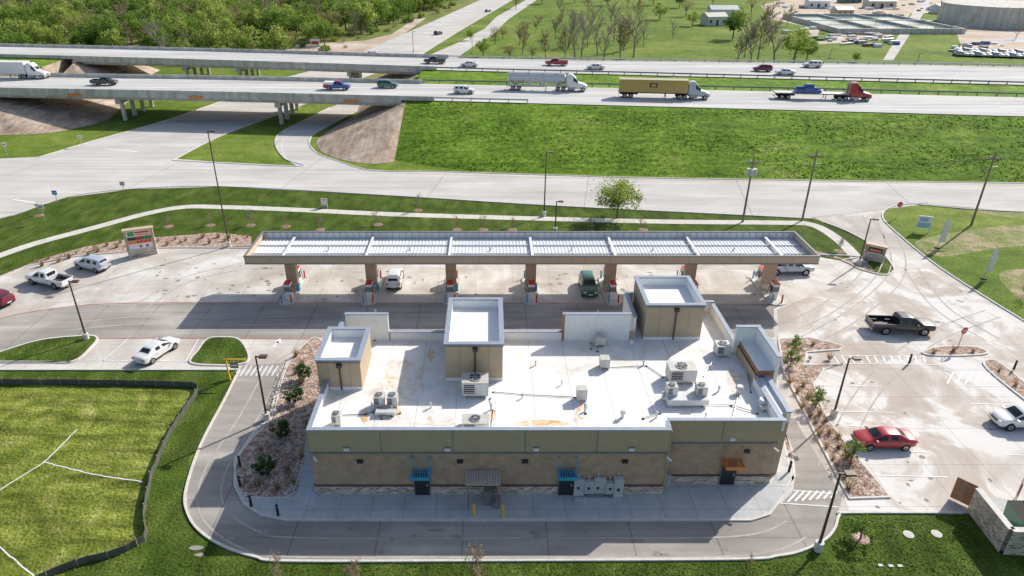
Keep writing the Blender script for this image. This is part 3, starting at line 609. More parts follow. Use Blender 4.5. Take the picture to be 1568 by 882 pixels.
sh.box(-1.75, .75, 38.2, 39.78, 2.45, 2.5, TAN2)
for k in range(13): sh.box(-1.75+k*.2, -1.66+k*.2, 38.2, 39.78, 2.502, 2.55, HVAC)
for X_ in (-1.6, .6): sh.cyl((X_, 38.3, .12), (X_, 38.3, 2.45), .05, n=8, m=DTRIM)
sh.box(.5, .56, 38.9, 39.7, .3, 1.7, RBRICK); sh.box(-.4, .2, 38.6, 39.3, .13, 1.5, DTRIM)
for k in range(5): sh.box(.1+k*.15, .14+k*.15, 38.25, 38.29, .2, 1.5, DARKM)
sh.obj('rear_shelter', store)
aw = MB(); aw.box(-14.6, -13.4, 45.8, 48.2, 2.6, 2.75, BLUE); aw.box(-14.65, -14.6, 45.7, 48.3, 2.5, 2.8, BLUE); aw.box(-13.36, -13.31, 46.3, 47.7, .15, 2.3, DOORM); aw.obj('side_awning', store)
ao = MB(); ao.box(23.4, 24.3, 47.5, 50.5, 2.8, 3.0, ORANGE); ao.obj('east_awning', store)
fg = MB()
for k in range(5): fg.box(-8.6+k*1.9, -8.6+k*1.9+1.75, 54.06, 54.1, 1.05, 3.0, GLASS)
for k in range(3): fg.box(6.9+k*1.9, 6.9+k*1.9+1.75, 54.12, 54.16, 1.05, 3.0, GLASS)
fg.obj('front_windows', store)
# ------------------------------------------------------------------ fuel canopy
can = empty('fuel_canopy'); X0, X1, Y0, Y1 = -27.5, 36.9, 70.5, 77.7
c = MB()
c.box(X0, X1, Y0, Y0+.12, 5.1, 5.98, TAN2); c.box(X0, X1, Y1-.12, Y1, 5.1, 5.98, TAN2); c.box(X0, X0+.12, Y0+.12, Y1-.12, 5.1, 5.98, TAN2); c.box(X1-.12, X1, Y0+.12, Y1-.12, 5.1, 5.98, TAN2)
c.box(X0-.06, X1+.06, Y0-.06, Y0+.18, 5.982, 6.1, DTRIM); c.box(X0-.06, X1+.06, Y1-.18, Y1+.06, 5.982, 6.1, DTRIM); c.box(X0-.06, X0+.18, Y0+.182, Y1-.182, 5.982, 6.1, DTRIM); c.box(X1-.18, X1+.06, Y0+.182, Y1-.182, 5.982, 6.1, DTRIM)
c.box(X0-.03, X1+.03, Y0-.04, Y0-.002, 5.06, 5.16, DTRIM)
for k in range(1, 22): c.box(X0+k*2.93-.015, X0+k*2.93+.015, Y0-.008, Y0-.001, 5.17, 5.97, DTRIM)
c.obj('fascia', can)
c = MB(); c.box(X0+.13, X1-.13, Y0+.13, Y1-.13, 5.15, 5.25, DECK)
x = X0+.3
while x < X1-.3:
    c.box(x, x+.1, Y0+.14, Y1-.6, 5.252, 5.30, DECKR); x += .4
c.box(X0+.2, X1-.2, Y0+2.2, Y0+2.32, 5.305, 5.42, GALV); c.box(X0+.2, X1-.2, Y0+4.6, Y0+4.72, 5.305, 5.42, GALV)
x = X0+.5
while x < X1:
    c.box(x, x+.06, Y1-.26, Y1-.13, 5.26, 5.96, GALV); c.cyl((x+.03, Y1-.15, 5.95), (x+.03, Y1-.75, 5.3), .02, n=4, m=GALV, cap=False)
    c.box(x, x+.05, Y0+.13, Y0+.2, 5.26, 5.96, DECKR); x += .8
for k in range(7):
    cx = -23.5+9.45*k; c.box(cx-.09, cx+.09, Y0+.25, Y1-.3, 5.43, 5.6, GALV); c.box(cx-.14, cx+.14, Y0+.25, Y1-.3, 5.601, 5.62, DECKR)
    if k < 6: c.cyl((cx+4.7, Y0+3.4, 5.3), (cx+4.7, Y0+3.4, 5.7), .1, n=8, m=LGREY)
c.box(X0+.13, X1-.13, Y1-.125, Y1-.121, 5.3, 5.97, DECK)
c.obj('deck', can)
c = MB()
for k in range(7):
    cx = -23.5+9.45*k
    c.box(cx-.62, cx+.62, 73.6, 74.5, .15, 4.9, BRICK); c.box(cx-.7, cx+.7, 73.5, 74.6, 4.9, 5.1, TAN2); c.box(cx-.68, cx+.68, 73.53, 74.57, .14, 1.1, STONE)
c.obj('columns', can)
for k in range(7):
    cx = -23.5+9.45*k; pe = empty('fuel_pump_island', (cx, 73.3, 0)); i_ = MB()
    P = smooth([(-.7, -3, .01), (.7, -3, .01), (.85, -1, .01), (.85, 2.5, .01), (.7, 4, .01), (-.7, 4, .01), (-.85, 2.5, .01), (-.85, -1, .01)], 4, True)
    i_.strip(P, .1, 0, .15, GALV, True); i_.poly([(p.x, p.y, .14) for p in P], WALK)
    i_.obj('island_base', pe)
    for yy in (-1.4, 2.6):
        i_ = MB()
        i_.box(-.3, .3, yy-.5, yy+.5, .15, 1.1, WHITEM); i_.box(-.33, .33, yy-.52, yy+.52, 1.1, 1.75, DTRIM); i_.box(-.36, .36, yy-.55, yy+.55, 1.75, 2.05, WHITEM)
        i_.box(-.37, .37, yy-.56, yy+.56, 2.052, 2.12, REDM)
        for sx in (-1, 1):
            i_.box(min(sx*.34, sx*.331), max(sx*.34, sx*.331), yy-.3, yy+.3, 1.2, 1.6, GLASS)
            for q_ in (-.2, 0, .2): i_.box(min(sx*.31, sx*.42), max(sx*.31, sx*.42), yy+q_-.05, yy+q_+.05, .85, 1.08, (GREENM, BLACK, REDM)[int(q_*5)+1])
            i_.cyl((sx*.36, yy+.45, 1.9), (sx*.62, yy+.35, .5), .03, n=6, m=BLACK)
        i_.obj('dispenser', pe)
    i_ = MB()
    for yy in (-2.7, 3.8):
        for sx in (-.55, .55): i_.cyl((sx, yy, .14), (sx, yy, 1.15), .09, n=10, m=REDM if sx > 0 else BLUE)
    i_.box(.55, .8, .2, .8, .15, 1.0, BLUE); i_.obj('bollards', pe)
# ------------------------------------------------------------------ vehicles
def paint(n, c_): return mat(n, c_, .28, .05, var=.03, coat=.6)
PW, PR, PK, PS = paint('paint_white', (.75, .75, .75)), paint('paint_red', (.38, .02, .03)), paint('paint_black', (.03, .033, .042)), paint('paint_silver', (.46, .50, .56))
PG, PB, PM, PO = paint('paint_green', (.03, .15, .10)), paint('paint_blue', (.02, .08, .32)), paint('paint_maroon', (.2, .015, .045)), paint('paint_ochre', (.50, .34, .09))
SED = dict(st=[(-2.42, .70, .42, .62, .84, .62, .87), (-2.32, .84, .28, .6, .97, .72, 1.02), (-1.80, .90, .22, .6, .99, .74, 1.06), (-1.62, .90, .22, .6, .99, .72, 1.07), (-.98, .91, .2, .6, .98, .60, 1.40), (-.82, .91, .2, .6, .98, .61, 1.43), (-.06, .91, .2, .6, .97, .62, 1.46), (.06, .91, .2, .6, .97, .62, 1.46), (.5, .91, .2, .6, .96, .61, 1.41), (1.28, .90, .2, .6, .94, .74, 1.0), (1.5, .9, .2, .6, .92, .74, .98), (2.05, .88, .22, .55, .82, .68, .88), (2.34, .80, .26, .5, .70, .6, .75), (2.43, .66, .32, .48, .60, .5, .64)],
           iv='BBBrPgPgwABBBB', wx=(-1.45, 1.47), wr=.33)
SUV = dict(st=[(-2.38, .74, .45, .7, 1.05, .66, 1.10), (-2.30, .88, .3, .7, 1.08, .68, 1.35), (-2.1, .92, .25, .7, 1.08, .68, 1.62), (-1.95, .93, .25, .7, 1.08, .70, 1.68), (-1.15, .94, .25, .7, 1.07, .71, 1.72), (-1.0, .94, .25, .7, 1.07, .71, 1.72), (-.06, .94, .25, .7, 1.06, .71, 1.73), (.06, .94, .25, .7, 1.06, .71, 1.73), (.5, .94, .25, .7, 1.05, .70, 1.68), (1.22, .93, .25, .7, 1.04, .80, 1.12), (1.4, .93, .25, .7, 1.03, .8, 1.1), (2.0, .91, .28, .65, .97, .76, 1.03), (2.3, .86, .3, .6, .85, .7, .9), (2.4, .72, .36, .56, .72, .58, .76)],
           iv='BrPgPgPgwABBBB', wx=(-1.45, 1.45), wr=.37)
CAB = dict(st=[(-.62, .92, .4, .75, 1.15, .74, 1.25), (-.58, .96, .4, .75, 1.17, .72, 1.82), (-.45, .97, .4, .75, 1.17, .73, 1.86), (.28, .97, .4, .75, 1.17, .74, 1.9), (.4, .97, .4, .75, 1.17, .74, 1.9), (.95, .97, .4, .75, 1.16, .73, 1.86), (1.65, .96, .4, .75, 1.15, .82, 1.22), (1.8, .96, .4, .75, 1.14, .82, 1.2), (2.7, .95, .42, .72, 1.1, .8, 1.16), (2.98, .90, .45, .7, 1.02, .74, 1.06), (3.05, .8, .5, .68, .9, .66, .94)],
           iv='rPgPgwABBB', wx=(-1.75, 1.95), wr=.40)
def loft(q, st, iv, pm):
    rings = []
    for x, w_, zb, zm, ze, rw, zr in st:
        cr = .03
        half = [(.80*w_, zb), (.98*w_, zb+.1), (w_, zm), (.965*w_, ze-.03), (.93*w_, ze), (rw, zr-.03), (rw*.88, zr), (rw*.45, zr+cr)]
        rings.append([(x, y, z) for y, z in half]+[(x, -y, z) for y, z in reversed(half)])
    for i in range(len(st)-1):
        k = iv[i]
        for j in range(15):
            jj = j if j < 7 else 14-j
            m_ = pm
            if jj == 0: m_ = BLACK
            elif jj == 4 and k in 'gw': m_ = GLASS
            elif jj == 6 or j == 7:
                if k in 'rw': m_ = GLASS
            q.add([rings[i][j], rings[i+1][j], rings[i+1][j+1], rings[i][j+1]], [(0, 1, 2, 3)], m_)
        q.add([rings[i][15], rings[i+1][15], rings[i+1][0], rings[i][0]], [(0, 1, 2, 3)], BLACK)
    q.add(rings[0], [tuple(range(16))], pm); q.add(rings[-1], [tuple(reversed(range(16)))], pm)
def weld(o):
    import bmesh
    bm = bmesh.new(); bm.from_mesh(o.data); bmesh.ops.remove_doubles(bm, verts=bm.verts, dist=.0005)
    bmesh.ops.recalc_face_normals(bm, faces=bm.faces); bm.to_mesh(o.data); bm.free()
def wheels(q, wx, hw, r_, m=RIM):
    for x in wx:
        for s_ in (-1, 1):
            y = s_*hw; q.cyl((x, y-s_*.24, r_), (x, y+s_*.005, r_), r_, n=18, m=BLACK)
            q.cyl((x, y+s_*.005, r_), (x, y+s_*.02, r_), r_*.62, n=12, m=m); q.cyl((x, y+s_*.02, r_), (x, y+s_*.035, r_), r_*.2, n=8, m=BLACK)
def arches(q, wx, hw, r_):
    for x in wx:
        for s_ in (-1, 1): q.cyl((x, s_*(hw-.3), r_+.02), (x, s_*(hw-.02), r_+.02), r_*1.18, n=20, m=BLACK)
def car(name, loc, rz, kind, pm, sub=1):
    root = empty(name, loc, rz); S_ = {'sedan': SED, 'suv': SUV, 'pickup': CAB}[kind]
    q = MB(); loft(q, S_['st'], S_['iv'], pm); o = q.obj('body', root, smooth=True); weld(o)
    md = o.modifiers.new('s', 'SUBSURF'); md.levels = sub; md.render_levels = sub
    hw = max(s[1] for s in S_['st']); L2 = S_['st'][-1][0]; R2 = S_['st'][0][0]
    q = MB(); wheels(q, S_['wx'], hw, S_['wr']); arches(q, S_['wx'], hw, S_['wr']); q.obj('wheels', root)
    q = MB(); zl = .68 if kind == 'sedan' else (.85 if kind == 'suv' else .95)
    for s_ in (-1, 1):
        q.box(L2-.16, L2-.03, min(s_*.45, s_*.72)*hw/.9, max(s_*.45, s_*.72)*hw/.9, zl-.1, zl+.04, HEADL)
        q.box(1.0, 1.15, min(s_*hw*.93, s_*(hw+.17)), max(s_*hw*.93, s_*(hw+.17)), S_['st'][6][4]-.02, S_['st'][6][4]+.13, pm)
        if kind != 'pickup': q.box(R2-.01, R2+.14, min(s_*.5, s_*.76)*hw/.9, max(s_*.5, s_*.76)*hw/.9, zl+.08, zl+.22, TAILL)
        q.box(-.9, -.75, min(s_*hw*.97, s_*(hw+.015)), max(s_*hw*.97, s_*(hw+.015)), S_['st'][6][4]-.16, S_['st'][6][4]-.12, DARKM)
    q.box(L2-.05, L2+.012, -.4, .4, zl-.16, zl+.02, DARKM); q.box(L2-.04, L2+.03, -.26, .26, zl-.3, zl-.18, WHITEM)
    if kind == 'pickup':
        q.box(-3.0, -.66, -.93, -.86, .5, 1.22, pm); q.box(-3.0, -.66, .86, .93, .5, 1.22, pm); q.box(-3.05, -3.001, -.93, .93, .5, 1.22, pm); q.box(-.655, -.62, -.9, .9, .5, 1.22, pm)
        q.box(-3.0, -.66, -.859, .859, .55, .75, DARKM); q.box(-2.9, .5, -.5, .5, .3, .54, BLACK)
        q.box(-3.15, -3.05, -.85, .85, .5, .68, GALV)
        for s_ in (-1, 1): q.box(-3.06, -3.0, min(s_*.8, s_*.935), max(s_*.8, s_*.935), .85, 1.15, TAILL)
        for x in (-2.45, -1.05):
            for s_ in (-1, 1): q.box(x-.28, x+.28, min(s_*.5, s_*.858), max(s_*.5, s_*.858), .751, .98, DARKM)
    else: q.box(R2-.02, R2+.02, -.25, .25, .5, .62, WHITEM)
    q.obj('trim', root); return root
def GZ(u, v, z=0.03): return G(u, v, z)
D = math.radians
car('red_sedan', GZ(1350, 680), D(180), 'sedan', PR, 2)
bp = car('black_pickup_truck', GZ(1376, 506), D(-3), 'pickup', PK, 2); bp.scale = (1.08, 1.08, 1.05)
car('white_sedan', GZ(242, 543), D(68), 'sedan', PW, 2)
car('silver_suv', GZ(143, 411), D(158), 'suv', PS, 2)
car('white_pickup_truck', GZ(78, 435), D(160), 'pickup', PW, 2)
car('maroon_suv', GZ(-6, 464), D(160), 'suv', PM, 2)
car('white_suv', GZ(1560, 650), D(180), 'suv', PW, 2)
car('white_hatchback', GZ(605, 433), D(92), 'suv', PW, 2); car('green_van', GZ(900, 444), D(-90), 'suv', PG, 2)
car('grey_pickup_truck', GZ(1205, 417), D(0), 'pickup', PS, 1)
def slope(L_, x): return math.atan2(yat(L_, x+5)-yat(L_, x-5), 10)
def hcar(name, u, v, kind, pm, rev=False):
    p = G(u, v, ZH+.01); car(name, p, slope(nf if v > 115 else ff, p.x)+(math.pi if rev else 0), kind, pm, 1)
hcar('black_pickup_truck', 161, 130, 'pickup', PK); hcar('black_suv', 594, 134, 'suv', PG); hcar('white_suv', 711, 143, 'suv', PW)
hcar('black_pickup_truck', 666, 97, 'pickup', PK, True); hcar('white_sedan', 719, 102, 'sedan', PW, True); hcar('red_pickup_truck', 852, 100, 'pickup', PR, True)
hcar('white_sedan', 912, 106, 'sedan', PW, True); hcar('maroon_suv', 1167, 109, 'suv', PM, True); hcar('white_sedan', 1202, 114, 'sedan', PW, True); hcar('white_suv', 1243, 103, 'suv', PW, True)
rwb = G(517, 137, ZH+.01); t_ = car('blue_service_truck', rwb, slope(nf, rwb.x), 'pickup', PB, 1)
q = MB(); q.box(-3.0, -.7, -.9, .9, 1.23, 1.75, WHITEM); q.box(-3.01, -1.6, -.95, .95, .7, 1.225, REDM); q.box(-.4, .8, -.5, .5, 1.9, 1.95, REDM); q.obj('service_body', t_)
for u, v, rz, k, p in ((671, 53, 60, 'suv', PK), (568, 86, -140, 'suv', PW), (747, 18, 62, 'sedan', PK), (1422, 15, 70, 'suv', PS)): car('distant_car' if u != 1422 else 'silver_suv', G(u, v, .05), D(rz), k, p, 1)
def tractor(root, x0, pm):
    q = MB(); q.T = Matrix.Translation((x0, 0, 0))
    loft(q, [(1.9, 1.1, 1.0, 1.6, 2.6, 1.0, 3.1), (1.95, 1.22, .7, 1.6, 2.7, 1.08, 3.6), (3.0, 1.22, .6, 1.6, 2.7, 1.1, 3.75), (3.15, 1.22, .6, 1.6, 2.3, 1.08, 3.7), (3.3, 1.2, .6, 1.6, 2.0, 1.05, 3.55), (4.1, 1.15, .6, 1.5, 1.98, .95, 2.85), (4.55, 1.1, .6, 1.4, 1.9, .85, 2.0), (4.7, 1.1, .6, 1.4, 1.85, .82, 1.95), (5.9, 1.1, .6, 1.2, 1.55, .74, 1.7), (6.45, 1.08, .5, 1.0, 1.3, .7, 1.45), (6.6, .98, .45, .8, 1.1, .6, 1.2)], 'BBBBgwABBB', pm)
    o = q.obj('cab', root, smooth=True); weld(o); md = o.modifiers.new('s', 'SUBSURF'); md.levels = md.render_levels = 1
    q = MB(); q.T = Matrix.Translation((x0, 0, 0)); q.box(-.4, 2.5, -.45, .45, .75, 1.0, BLACK); q.box(0, 1.3, -.5, .5, 1.0, 1.2, DARKM)
    for s_ in (-1, 1):
        q.cyl((2.2, s_*1.0, .65), (3.9, s_*1.0, .65), .33, n=12, m=RIM); q.cyl((1.75, s_*1.0, 1.0), (1.75, s_*1.0, 3.9), .08, n=8, m=RIM)
        q.box(4.2, 4.35, min(s_*1.15, s_*1.5), max(s_*1.15, s_*1.5), 1.9, 2.5, BLACK); q.box(6.3, 6.58, min(s_*.72, s_*1.0), max(s_*.72, s_*1.0), .95, 1.12, HEADL)
        q.box(5.2, 6.2, min(s_*.9, s_*1.16), max(s_*.9, s_*1.16), 1.05, 1.15, pm)
    q.box(6.56, 6.64, -.5, .5, .7, 1.3, RIM); wheels(q, (0, 1.25, 5.6), 1.22, .5); q.obj('chassis', root)
def semi(name, u, v, kind, pm, rev=False, L_=14.5):
    p = G(u, v, ZH+.01); root = empty(name, p, slope(nf, p.x)+(math.pi if rev else 0))
    TL = L_; xr = -(TL+5)/2
    tractor(root, xr+TL-1.8, pm); q = MB(); q.T = Matrix.Translation((xr, 0, 0))
    wheels(q, (1.4, 2.7), 1.22, .5); wheels(q, (1.4, 2.7), .9, .5); q.box(.3, 4.2, -.45, .45, .7, 1.1, BLACK)
    q.box(TL-4.6, TL-4.45, -.9, -.75, .1, 1.1, DTRIM); q.box(TL-4.6, TL-4.45, .75, .9, .1, 1.1, DTRIM); q.box(-.05, 0, -1.1, 1.1, .5, .65, BLACK)
    if kind == 'container':
        q.box(0, TL, -1.2, 1.2, 1.12, 1.3, BLACK); q.box(0, TL, -1.21, 1.21, 1.31, 3.95, PO)
        k = .2
        while k < TL-.2: q.box(k, k+.12, -1.24, -1.211, 1.45, 3.85, PO); q.box(k, k+.12, 1.211, 1.24, 1.45, 3.85, PO); q.box(k, k+.12, -1.1, 1.1, 3.952, 3.975, PO); k += .3
        q.box(TL/2-.8, TL/2+.8, -1.27, -1.245, 2.4, 3.3, DARKM); q.box(TL/2-.5, TL/2+.5, -1.29, -1.272, 2.6, 3.1, PO)
    if kind == 'box':
        q.box(0, TL, -1.25, 1.25, 1.15, 3.95, WHITEM); q.box(0, TL, -1.27, -1.252, 1.1, 1.3, GALV)
        k = .5
        while k < TL: q.box(k, k+.04, -1.265, -1.251, 1.3, 3.9, LGREY); k += .6
    if kind == 'tank':
        q.cyl((.4, 0, 2.7), (TL-.4, 0, 2.7), 1.0, n=24, m=LGREY); q.cyl((0, 0, 2.7), (.4, 0, 2.7), .6, 1.0, n=24, m=LGREY); q.cyl((TL-.4, 0, 2.7), (TL, 0, 2.7), 1.0, .6, n=24, m=LGREY)
        for k in range(4):
            xx = 1.9+k*(TL-3.8)/3; q.cyl((xx, 0, 2.3), (xx, 0, .9), 1.05, .18, n=16, m=LGREY); q.cyl((xx, 0, 3.65), (xx, 0, 3.85), .3, n=12, m=GALV)
            q.box(xx-1.2, xx-1.12, -1.05, 1.05, 1.2, 2.7, GALV)
        q.box(.3, TL-.3, -.3, .3, 3.7, 3.74, GALV); q.box(.3, TL-.3, -1.1, -1.0, 1.0, 1.3, GALV); q.cyl((.6, -1.0, .95), (TL-4.8, -1.0, .95), .12, n=8, m=GALV)
        for k in range(9): q.cyl((.8+k*(TL-1.6)/8, 0, 2.7), (.86+k*(TL-1.6)/8, 0, 2.7), 1.02, n=24, m=GALV)
    if kind == 'flat':
        q.box(0, TL, -1.25, 1.25, 1.2, 1.42, DTRIM, LGREY)
        for k in range(8): q.box(.8+k*1.7, .9+k*1.7, -1.28, 1.28, 1.25, 1.38, BLACK)
        for a_, b_, h in ((4.2, 5.8, 1.0), (5.85, 7.9, 1.45), (7.95, 9.0, .8)):
            q.box(a_, b_, -.95, .95, 1.45, 1.45+h*.75, PB); q.cyl((a_+.1, 0, 1.45+h*.7), (b_-.1, 0, 1.45+h*.7), .75*h*.7, n=12, m=PB)
        q.cyl((9.2, -.5, 1.75), (9.9, .6, 1.75), .3, n=12, m=PB)
    q.obj('trailer', root)
semi('tanker_truck', 838, 138, 'tank', PW, L_=13.4); semi('container_truck', 1016, 150, 'container', PS, L_=14.6); semi('flatbed_truck', 1258, 152, 'flat', PR, L_=15); semi('box_trailer_truck', 18, 119, 'box', PW, L_=15)
# ------------------------------------------------------------------ lamps, poles, signs
def lamp(u, v, vt, arm=1, name='street_lamp'):
    p = G(u, v); h = zat(p.y, vt); root = empty(name, p); q = MB()
    q.cyl((0, 0, 0), (0, 0, .75), .3, n=14, m=KERB)
    q.cyl((0, 0, .1), (0, 0, h), .11, .07, n=8, m=BRONZE)
    q.box(-.05, .6, -.05, .05, h-.12, h-.02, BRONZE); q.box(.3, .95, -.22, .22, h-.14, h+.02, BRONZE)
    q.obj('pole_and_head', root)
for a in ((351, 378, 200), (133, 520, 430), (409, 643, 545), (1276, 637, 548), (1252, 842, 724), (1315, 405, 335), (833, 331, 233), (850, 356, 308)): lamp(*a)
def upole(u, v, vt, kind):
    p = G(u, v); h = zat(p.y, vt); root = empty('utility_pole', p, -.12); q = MB()
    q.cyl((0, 0, 0), (0, 0, h), .17, .11, n=8, m=WOODP); q.box(-1.1, 1.1, -.07, .07, h-1.2, h-1.0, WOODP)
    for x in (-1, -.4, .4, 1): q.cyl((x, 0, h-1.0), (x, 0, h-.75), .06, n=6, m=LGREY)
    if kind:
        for x, y in ((-.45, -.1), (.45, -.1), (0, -.5)): q.cyl((x, y, h-2.9), (x, y, h-1.9), .26, n=12, m=LGREY)
    else: q.box(-.05, .9, -.05, .05, h-2.2, h-2.1, GALV)
    q.obj('pole', root); return p+Vector((0, 0, h-.8))
u1 = upole(1137, 340, 238, 1); u2 = upole(1228, 338, 228, 0); u3 = upole(1487, 345, 232, 0)
q = MB()
def wire(a, c, sag=1.2):
    P = []
    for i in range(13):
        t = i/12; p = a.lerp(c, t); p.z -= sag*4*t*(1-t); P.append(p)
    for x, y in zip(P, P[1:]): q.cyl(x, y, .02, n=4, m=BLACK, cap=False)
for o in (-.8, .8): wire(u1+Vector((o, 0, 0)), u2+Vector((o, 0, 0)), .5); wire(u2+Vector((o, 0, 0)), u3+Vector((o, 0, 0)), 1.2); wire(u3+Vector((o, 0, 0)), u3+Vector((60+o, -4, 0)), 1.5)
q.obj('power_lines')
def post_sign(name, u, v, h, shape, m, rz=0):
    p = G(u, v); root = empty(name, p, rz); q = MB(); q.cyl((0, 0, 0), (0, 0, h), .05, n=6, m=GALV)
    if shape == 'oct': q.cyl((0, -.06, h-.4), (0, -.09, h-.4), .42, n=8, m=m); q.cyl((0, -.091, h-.4), (0, -.095, h-.4), .36, n=8, m=m); q.box(-.27, .27, -.11, -.096, h-.45, h-.35, WHITEM)
    else: q.box(-.4, .4, -.09, -.055, h-.7, h, m); q.box(-.3, .3, -.1, -.092, h-.45, h-.3, WHITEM if m is not WHITEM else REDM)
    q.obj('sign', root)
post_sign('stop_sign', 1466, 534, 2.6, 'oct', REDM, .3); post_sign('stop_sign', 1372, 334, 2.6, 'oct', REDM); post_sign('traffic_sign', 70, 340, 2.8, 'r', WHITEM); post_sign('traffic_sign', 12, 240, 2.8, 'r', WHITEM)
post_sign('traffic_sign', 126, 225, 2.4, 'r', WHITEM); post_sign('traffic_sign', 88, 310, 2, 'r', SIGNB); post_sign('traffic_sign', 190, 292, 1.6, 'r', LGREY); post_sign('traffic_sign', 362, 575, 1.6, 'r', DTRIM)
def monument(name, u, v, W_, Hh, rz, price):
    root = empty(name, G(u, v), rz); q = MB(); q.box(-W_/2, W_/2, -.4, .4, 0, .9, STONE); q.box(-W_/2-.1, W_/2+.1, -.45, .45, .9, 1.0, KERB)
    q.box(-W_/2, -W_/2+.3, -.35, .35, 1.0, Hh, BRICK); q.box(W_/2-.3, W_/2, -.35, .35, 1.0, Hh, BRICK); q.box(-W_/2-.1, W_/2+.1, -.45, .45, Hh, Hh+.2, TAN2)
    q.box(-W_/2+.3, W_/2-.3, -.3, .3, 1.0, Hh, WHITEM); a = -W_/2+.34; b_ = W_/2-.34
    if price:
        q.box(a+.1, a+.9, -.32, -.301, Hh-.7, Hh-.1, GREENM); q.box(a+1.0, b_-.1, -.32, -.301, Hh-.4, Hh-.15, REDM); q.box(a+1.0, b_-.1, -.32, -.301, Hh-.7, Hh-.5, ORANGE)
        q.box(a, b_, -.33, -.301, Hh-1.3, Hh-.85, DARKM); q.box(a, b_, -.33, -.301, Hh-1.8, Hh-1.36, ORANGE)
        for c_ in range(4): q.box(b_-.45-c_*.46, b_-.12-c_*.46, -.345, -.331, Hh-1.24, Hh-.9, GREENM if c_ < 2 else REDM)
        for c_ in range(4): q.box(b_-.45-c_*.46, b_-.12-c_*.46, -.345, -.331, Hh-1.74, Hh-1.42, REDM)
        for c_ in range(5): q.box(b_-.4-c_*.4, b_-.12-c_*.4, -.32, -.301, Hh-2.4, Hh-2.05, REDM if c_ % 2 else WHITEM)
    else: q.box(a, b_, -.33, -.301, 1.15, Hh-.15, DARKM); q.box(a+.2, b_-.2, -.345, -.331, Hh-.7, Hh-.4, ORANGE)
    q.obj('sign_body', root)
monument('price_sign', 220, 390, 3.5, 3.6, D(22), True); monument('monument_sign', 1337, 398, 2.4, 2.0, D(-35), False)
root = empty('site_marker_sign', G(497, 318)); q = MB(); q.box(-.5, .5, -.1, .1, 0, 1.5, TAN2); q.box(-.42, .42, -.115, -.101, .5, 1.35, WHITEM); q.obj('panel', root)
def flag(u, v, h, rz):
    root = empty('feather_flag', G(u, v), rz); q = MB(); q.cyl((0, 0, 0), (0, 0, h), .04, n=6, m=GALV)
    P = [(.03, .8), (.85, .9), (.95, h*.7), (.7, h*.92), (.05, h)]
    q.add([(x, -.02, z) for x, z in P], [tuple(range(5))], WHITEM); q.add([(x, .02, z) for x, z in P], [tuple(reversed(range(5)))], WHITEM); q.box(-.25, .25, -.25, .25, 0, .12, BLACK); q.obj('flag', root)
flag(1435, 380, 4.2, .1); flag(1506, 427, 4.2, .2)
root = empty('leasing_sign', G(1411, 356), -.3); q = MB(); q.box(-.9, .9, -.05, .05, .7, 2.5, WHITEM); q.box(-.8, .8, -.07, -.052, .8, 1.5, LBLUE); q.box(-.7, .4, -.07, -.052, 1.7, 2.3, LBLUE); q.box(-.9, -.78, -.04, .04, 0, .7, WHITEM); q.box(.78, .9, -.04, .04, 0, .7, WHITEM); q.obj('panel', root)
root = empty('highway_sign', G(484, 82), 0); q = MB(); q.box(-1.6, 1.6, -.05, .05, 2.5, 5, WHITEM); q.cyl((-1, 0, 0), (-1, 0, 2.5), .08, n=6, m=GALV); q.cyl((1, 0, 0), (1, 0, 2.5), .08, n=6, m=GALV); q.box(-1.3, 1.3, -.07, -.052, 3.2, 4.2, REDM); q.obj('panel', root)
def bollard(u, v, m=BLACK, h=1.0, z=.12):
    root = empty('bollard', G(u, v, z)); q = MB(); q.cyl((0, 0, 0), (0, 0, h), .1, n=10, m=m); q.cyl((0, 0, h), (0, 0, h+.07), .1, .05, n=10, m=m); q.cyl((0, 0, h*.8), (0, 0, h*.87), .105, n=10, m=DTRIM if m is BLACK else m); q.obj('post', root)
for u, v in ((368, 714), (368, 745), (385, 775), (426, 789), (1208, 722), (1392, 556), (1552, 566)): bollard(u, v)
for u, v in ((726, 789), (770, 790)): bollard(u, v, YELM)
root = empty('clearance_bar', G(352, 582)); q = MB(); q.box(-.06, .06, -.06, .06, 0, 2.4, YELM); q.box(-.2, 1.9, -.05, .05, 2.3, 2.4, YELM); q.box(-.1, .1, -.1, .1, 0, .5, YELM); q.obj('bar', root)
root = empty('dumpster_enclosure'); q = MB()
a, c, e_ = G(1484, 782), G(1533, 846), G(1640, 850)
q.strip([a, c], .35, 0, 2.1, STONE); q.strip([c, e_], .35, 0, 2.1, STONE); q.strip([a+Vector((0, 0, 2.1)), c+Vector((0, 0, 2.1))], .45, 0, .1, KERB); q.strip([c+Vector((0, 0, 2.1)), e_+Vector((0, 0, 2.1))], .45, .0, .1, KERB)
g0 = a+Vector((.2, .3, 0)); q.strip([g0, g0+Vector((-.9, 1.0, 0))], .08, .15, 2.1, RBRICK); q.strip([g0+Vector((3.4, .2, 0)), g0+Vector((4.4, 1.3, 0))], .08, .15, 2.1, RBRICK)
q.poly([a+Vector((.3, 0, .03)), c+Vector((.2, .2, .03)), e_+Vector((0, .3, .03)), e_+Vector((0, 5, .03)), a+Vector((.3, 2, .03))], SLABM)
q.obj('walls', root)
root = empty('dumpster', G(1566, 806), 0); q = MB()
q.add([(-1, -.8, .15), (1, -.8, .15), (1, .8, .15), (-1, .8, .15), (-1.05, -1.0, 1.3), (1.05, -1.0, 1.3), (1.05, .9, 1.6), (-1.05, .9, 1.6)], [(0, 1, 5, 4), (1, 2, 6, 5), (2, 3, 7, 6), (3, 0, 4, 7), (3, 2, 1, 0)], PG)
